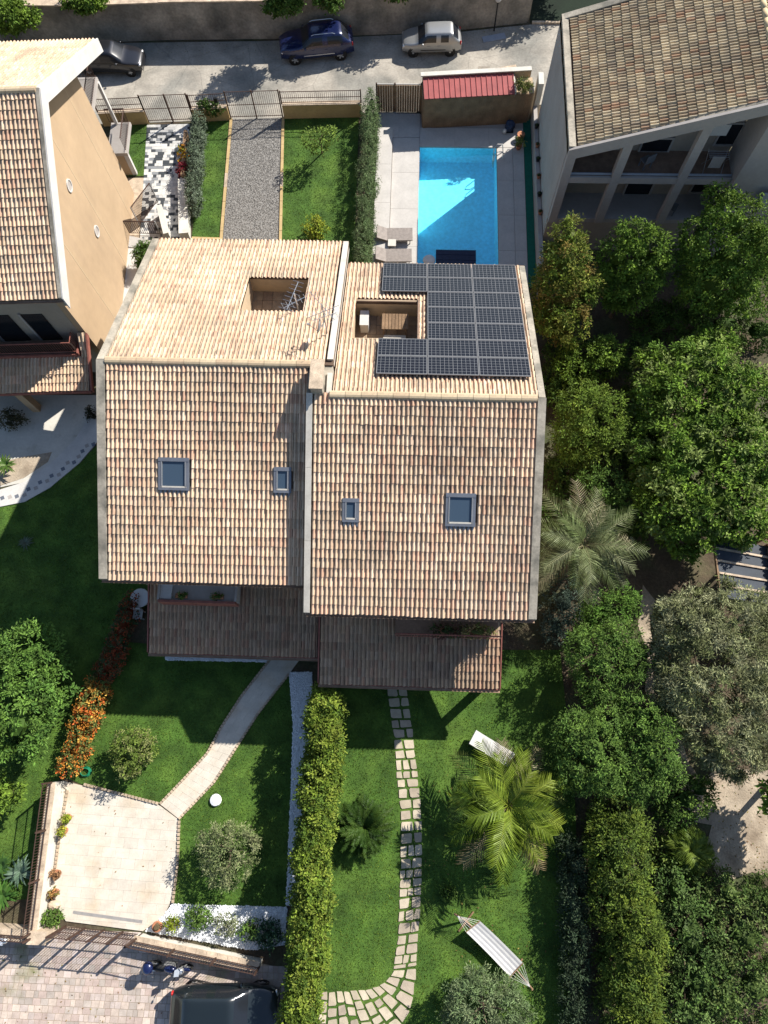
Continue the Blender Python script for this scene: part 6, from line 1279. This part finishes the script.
rs = thing('tiled_lean_to', 'narrow red tiled lean-to roof beside the pergola at the right edge', 'roof', (17.2,7.3,0)); rt = MB().box(17.35,7.3,2.6,1.2,4.4,.08).build('roof_slope', m_red, rs)
for x in (17.0,17.8):
    for y in (5.4,9.2): MB().box(x,y,1.28,.12,.12,2.6).build('post', m_wood, rs)
roof_tiles(rt, (16.78,9.45,2.65), (0,-1,0), (1,0,-.05), (.05,0,1), 4.3, 1.15, .2, .38, pal=(np.array([(.30,.11,.08),(.36,.15,.10)]), np.array([.5,.5])))
po_ = W(767,500,0); o = thing('metal_pole', 'thin pale metal pole at the right edge above the pergola', 'pole', (18.4,10.6,0)); MB().tube([(18.4,10.6,-.03),(18.4,10.6,3.6)], .04, 8).build('shaft', m_steel, o); MB().ell((18.4,10.6,3.62),(.06,.06,.05),8,5).build('cap', m_grey, o)

# ------------------------------------------------------------------ motorcycles
def motorcycle(label, loc, rz, c1):
    t = thing('motorcycle', label, 'motorcycle', loc, rz, 'motorcycles by the bottom wall'); R_ = .30
    for x in (-.68,.68):
        w = bpy.data.objects.new('wheel', None); COL.objects.link(w); w.parent = t; w.location = (x,0,R_); mb = MB(); mb.tube([(R_*.84*math.cos(2*pi*k/20),0,R_*.84*math.sin(2*pi*k/20)) for k in range(21)], .055, 8); mb.build('tyre', m_rubber, w, local=True, smooth=True)
        mb = MB()
        for k in range(5): mb.tube([(0,0,0),(R_*.75*math.cos(2*pi*k/5),0,R_*.75*math.sin(2*pi*k/5))], .018, 5)
        mb.build('rim', m_steel, w, local=True)
    MB().ell((.12,0,.78),(.28,.15,.13),10,8).build('fuel_tank', c1, t, local=True, smooth=True); MB().ell((-.32,0,.76),(.38,.14,.07),10,8).build('seat', m_black, t, local=True, smooth=True)
    MB().ell((-.78,0,.92),(.24,.26,.18),12,8).build('top_case', c1, t, local=True, smooth=True); MB().box(-.7,0,.74,.3,.12,.03).build('rack', m_black, t, local=True)
    mb = MB(); mb.box(.0,0,.42,.42,.26,.34); mb.box(.05,0,.62,.3,.2,.12); mb.build('engine', m_grey, t, local=True); MB().tube([(.1,-.16,.35),(-.3,-.18,.3),(-.75,-.2,.42)], [.04,.05,.06], 8).build('exhaust', m_steel, t, local=True)
    mb = MB()
    for s in (-1,1): mb.tube([(.68,s*.08,R_),(.46,s*.08,.95)], .025, 6)
    mb.build('fork', m_steel, t, local=True); MB().tube([(.36,-.36,1.02),(.46,-.2,1.0),(.46,.2,1.0),(.36,.36,1.02)], .018, 6).build('handlebar', m_black, t, local=True)
    for s in (-1,1): mb = MB(); mb.tube([(.42,s*.26,1.0),(.48,s*.34,1.18)], .008, 4); mb.ell((.48,s*.36,1.2),(.03,.07,.045),8,6); mb.build('mirror', m_black, t, local=True)
    MB().ell((.60,0,.86),(.14,.15,.15),10,8).build('headlight', m_steel, t, local=True, smooth=True); MB().ell((.7,0,.62),(.26,.07,.03),10,6).build('mudguard', c1, t, local=True, smooth=True); MB().ell((-.66,0,.64),(.26,.08,.04),10,6).build('mudguard', m_black, t, local=True, smooth=True)
    MB().add([(.58,-.16,1.0),(.58,.16,1.0),(.44,.12,1.26),(.44,-.12,1.26)], [(0,1,2,3)]).build('windshield', m_rail, t, local=True); MB().tube([(0,.1,.3),(-.05,.28,.01)], .012, 5).build('side_stand', m_steel, t, local=True)
    mb = MB(); mb.tube([(.46,0,.92),(.2,0,.55),(-.25,0,.5),(-.55,0,.72)], .03, 6); mb.tube([(-.2,.07,.42),(-.68,.07,R_)], .025, 6); mb.tube([(-.2,-.07,.42),(-.68,-.07,R_)], .025, 6); mb.build('frame', m_black, t, local=True)
x, y = W(170,966,.4); motorcycle('dark blue motorcycle with top case parked below the bottom white wall', (x,y,.012), -.05, p_blue)
x, y = W(-3,938,.4); motorcycle('grey motorcycle at the bottom left edge beside the corner wall', (x,y,.012), .1, p_sil)
# ------------------------------------------------------------------ small things by the pool
x, y = W(509,131); o = thing('pool_cleaner', 'dark blue covered pool equipment with white end against the shed', 'pool equipment', (x,y,.03))
MB().ell((x,y,.38),(.32,.28,.36),10,8,jit=.12).build('cover', mat('navy_cover', (.012,.025,.06), .7, .2, 4), o); MB().ell((x-.3,y-.22,.2),(.14,.12,.16),8,6).build('bucket', m_cloth, o, smooth=True); MB().box(x,y,.06,.5,.4,.1).build('base', m_black, o)
x, y = W(519,145,.3); o = thing('potted_plant', 'potted plant with yellow-green leaves at the far corner of the pool deck', 'pot plant', (x,y,.03)); MB().lathe([(.13,0),(.2,.25),(.21,.3),(.16,.28)], (x,y,.03), 12).build('pot', m_terra, o, smooth=True)
leafmesh('foliage', [(x,y,.55,.28,.32,.25)], 200, .14,.06, [(.16,.17,.05),(.12,.14,.03)], o, .4, .15)
x, y = W(521,140,.3); o = thing('flower_pot', 'red-brown pot beside the potted plant at the pool corner', 'pot', (x,y+.35,.03)); MB().lathe([(.14,0),(.24,.3),(.25,.36),(.19,.33)], (x,y+.35,.03), 12).build('pot', m_terra, o, smooth=True); MB().lathe([(.02,.0),(.19,.0),(.19,.02)], (x,y+.35,.31), 12).build('soil', m_soil, o)
for lab, px, c in (('flowering plant on the front right balcony near the roof edge',478,[(.12,.14,.04),(.25,.18,.08)]), ('trailing plant on the front right balcony, left of the other',448,[(.04,.06,.02),(.10,.05,.04)])):
    x, y = W(px, 628, 4.0); y = 4.12; t = thing('potted_plant', lab, 'pot plant', (x,y,3.62)); MB().box(x,y,3.72,.7,.24,.2).build('pot', m_terra, t); leafmesh('foliage', [(x,y,4.0,.75,.30,.36)], 170, .12,.06, c, t, .4, .16)
for lab, x in (('green plant in the left front balcony planter',-9.6), ('second green plant in the left front balcony planter',-8.0)):
    t = thing('potted_plant', lab, 'pot plant', (x,5.3,3.80)); MB().box(x,5.3,3.88,.5,.2,.16).build('pot', m_terra, t); leafmesh('foliage', [(x,5.3,4.02,.3,.14,.12)], 170, .10,.05, G_DARK, t, .4, .12)
# white round table and chairs in the shade left of the porch
x, y = W(140,598,.7); t = thing('garden_table', 'pale round garden table in the shade left of the porch', 'table', (x,y,0)); MB().lathe([(.45,.70),(.47,.72),(.45,.75)], (x,y,0), 20).build('top', m_cloth, t); MB().tube([(x,y,.0),(x,y,.71)], .04, 8).build('leg', m_grey, t); MB().lathe([(.25,0),(.25,.03)], (x,y,0), 14).build('base', m_grey, t)
seat(x-.1, y-.75, 0.0, 'pale chair beside the round garden table in the shade', pi, .45, m_cloth)

# ------------------------------------------------------------------ fallen leaves
def litter(label, poly, n, z, cols):
    xs = [p[0] for p in poly]; ys = [p[1] for p in poly]; P = np.stack([rng.uniform(min(xs),max(xs),n), rng.uniform(min(ys),max(ys),n)], 1); P = P[inpoly(P, poly)]; n = len(P)
    a = rng.uniform(0,2*pi,n); l = rng.uniform(.025,.055,n); w = l*.5; d = np.stack([np.cos(a),np.sin(a)],1); q = np.stack([-np.sin(a),np.cos(a)],1); zz = lambda k: np.full((n,1), z)+rng.uniform(0,.02,(n,1))
    V = np.stack([np.hstack([P-d*l[:,None], zz(0)]), np.hstack([P+q*w[:,None], zz(0)]), np.hstack([P+d*l[:,None], zz(0)]), np.hstack([P-q*w[:,None], zz(0)])], 1).reshape(-1,3)
    c = np.array(cols)[rng.integers(0,len(cols),n)]*rng.uniform(.7,1.2,(n,1)); o = np_mesh('fallen_leaves', V, np.arange(4*n).reshape(-1,4), c, m_leaf); tag(o, label, 'leaves', kind='stuff')
LC = [(.22,.14,.05),(.16,.09,.04),(.25,.20,.06),(.10,.12,.03)]
litter('brown fallen leaves scattered on the lane along the retaining wall', [(-20,41.0),(-9,41.3),(6.5,42.9),(6.5,43.7),(-9,42.2),(-20,41.9)], 500, .0, LC)
litter('brown fallen leaves scattered on the right lawn below the palm', PX([(420,760),(550,760),(560,1000),(430,1000)]), 120, .05, LC)
litter('fallen petals and leaves on the travertine driveway', PX([(66,782),(158,806),(176,830),(170,900),(70,915)]), 28, .026, [(.30,.14,.04),(.2,.13,.05)])
litter('fallen leaves on the dirt clearing at the right', PX([(704,775),(800,770),(800,875),(720,870)]), 260, -.008, LC)
litter('fallen leaves on the pink paver forecourt', PX([(0,950),(160,985),(165,1023),(0,1023)]), 70, .016, LC)
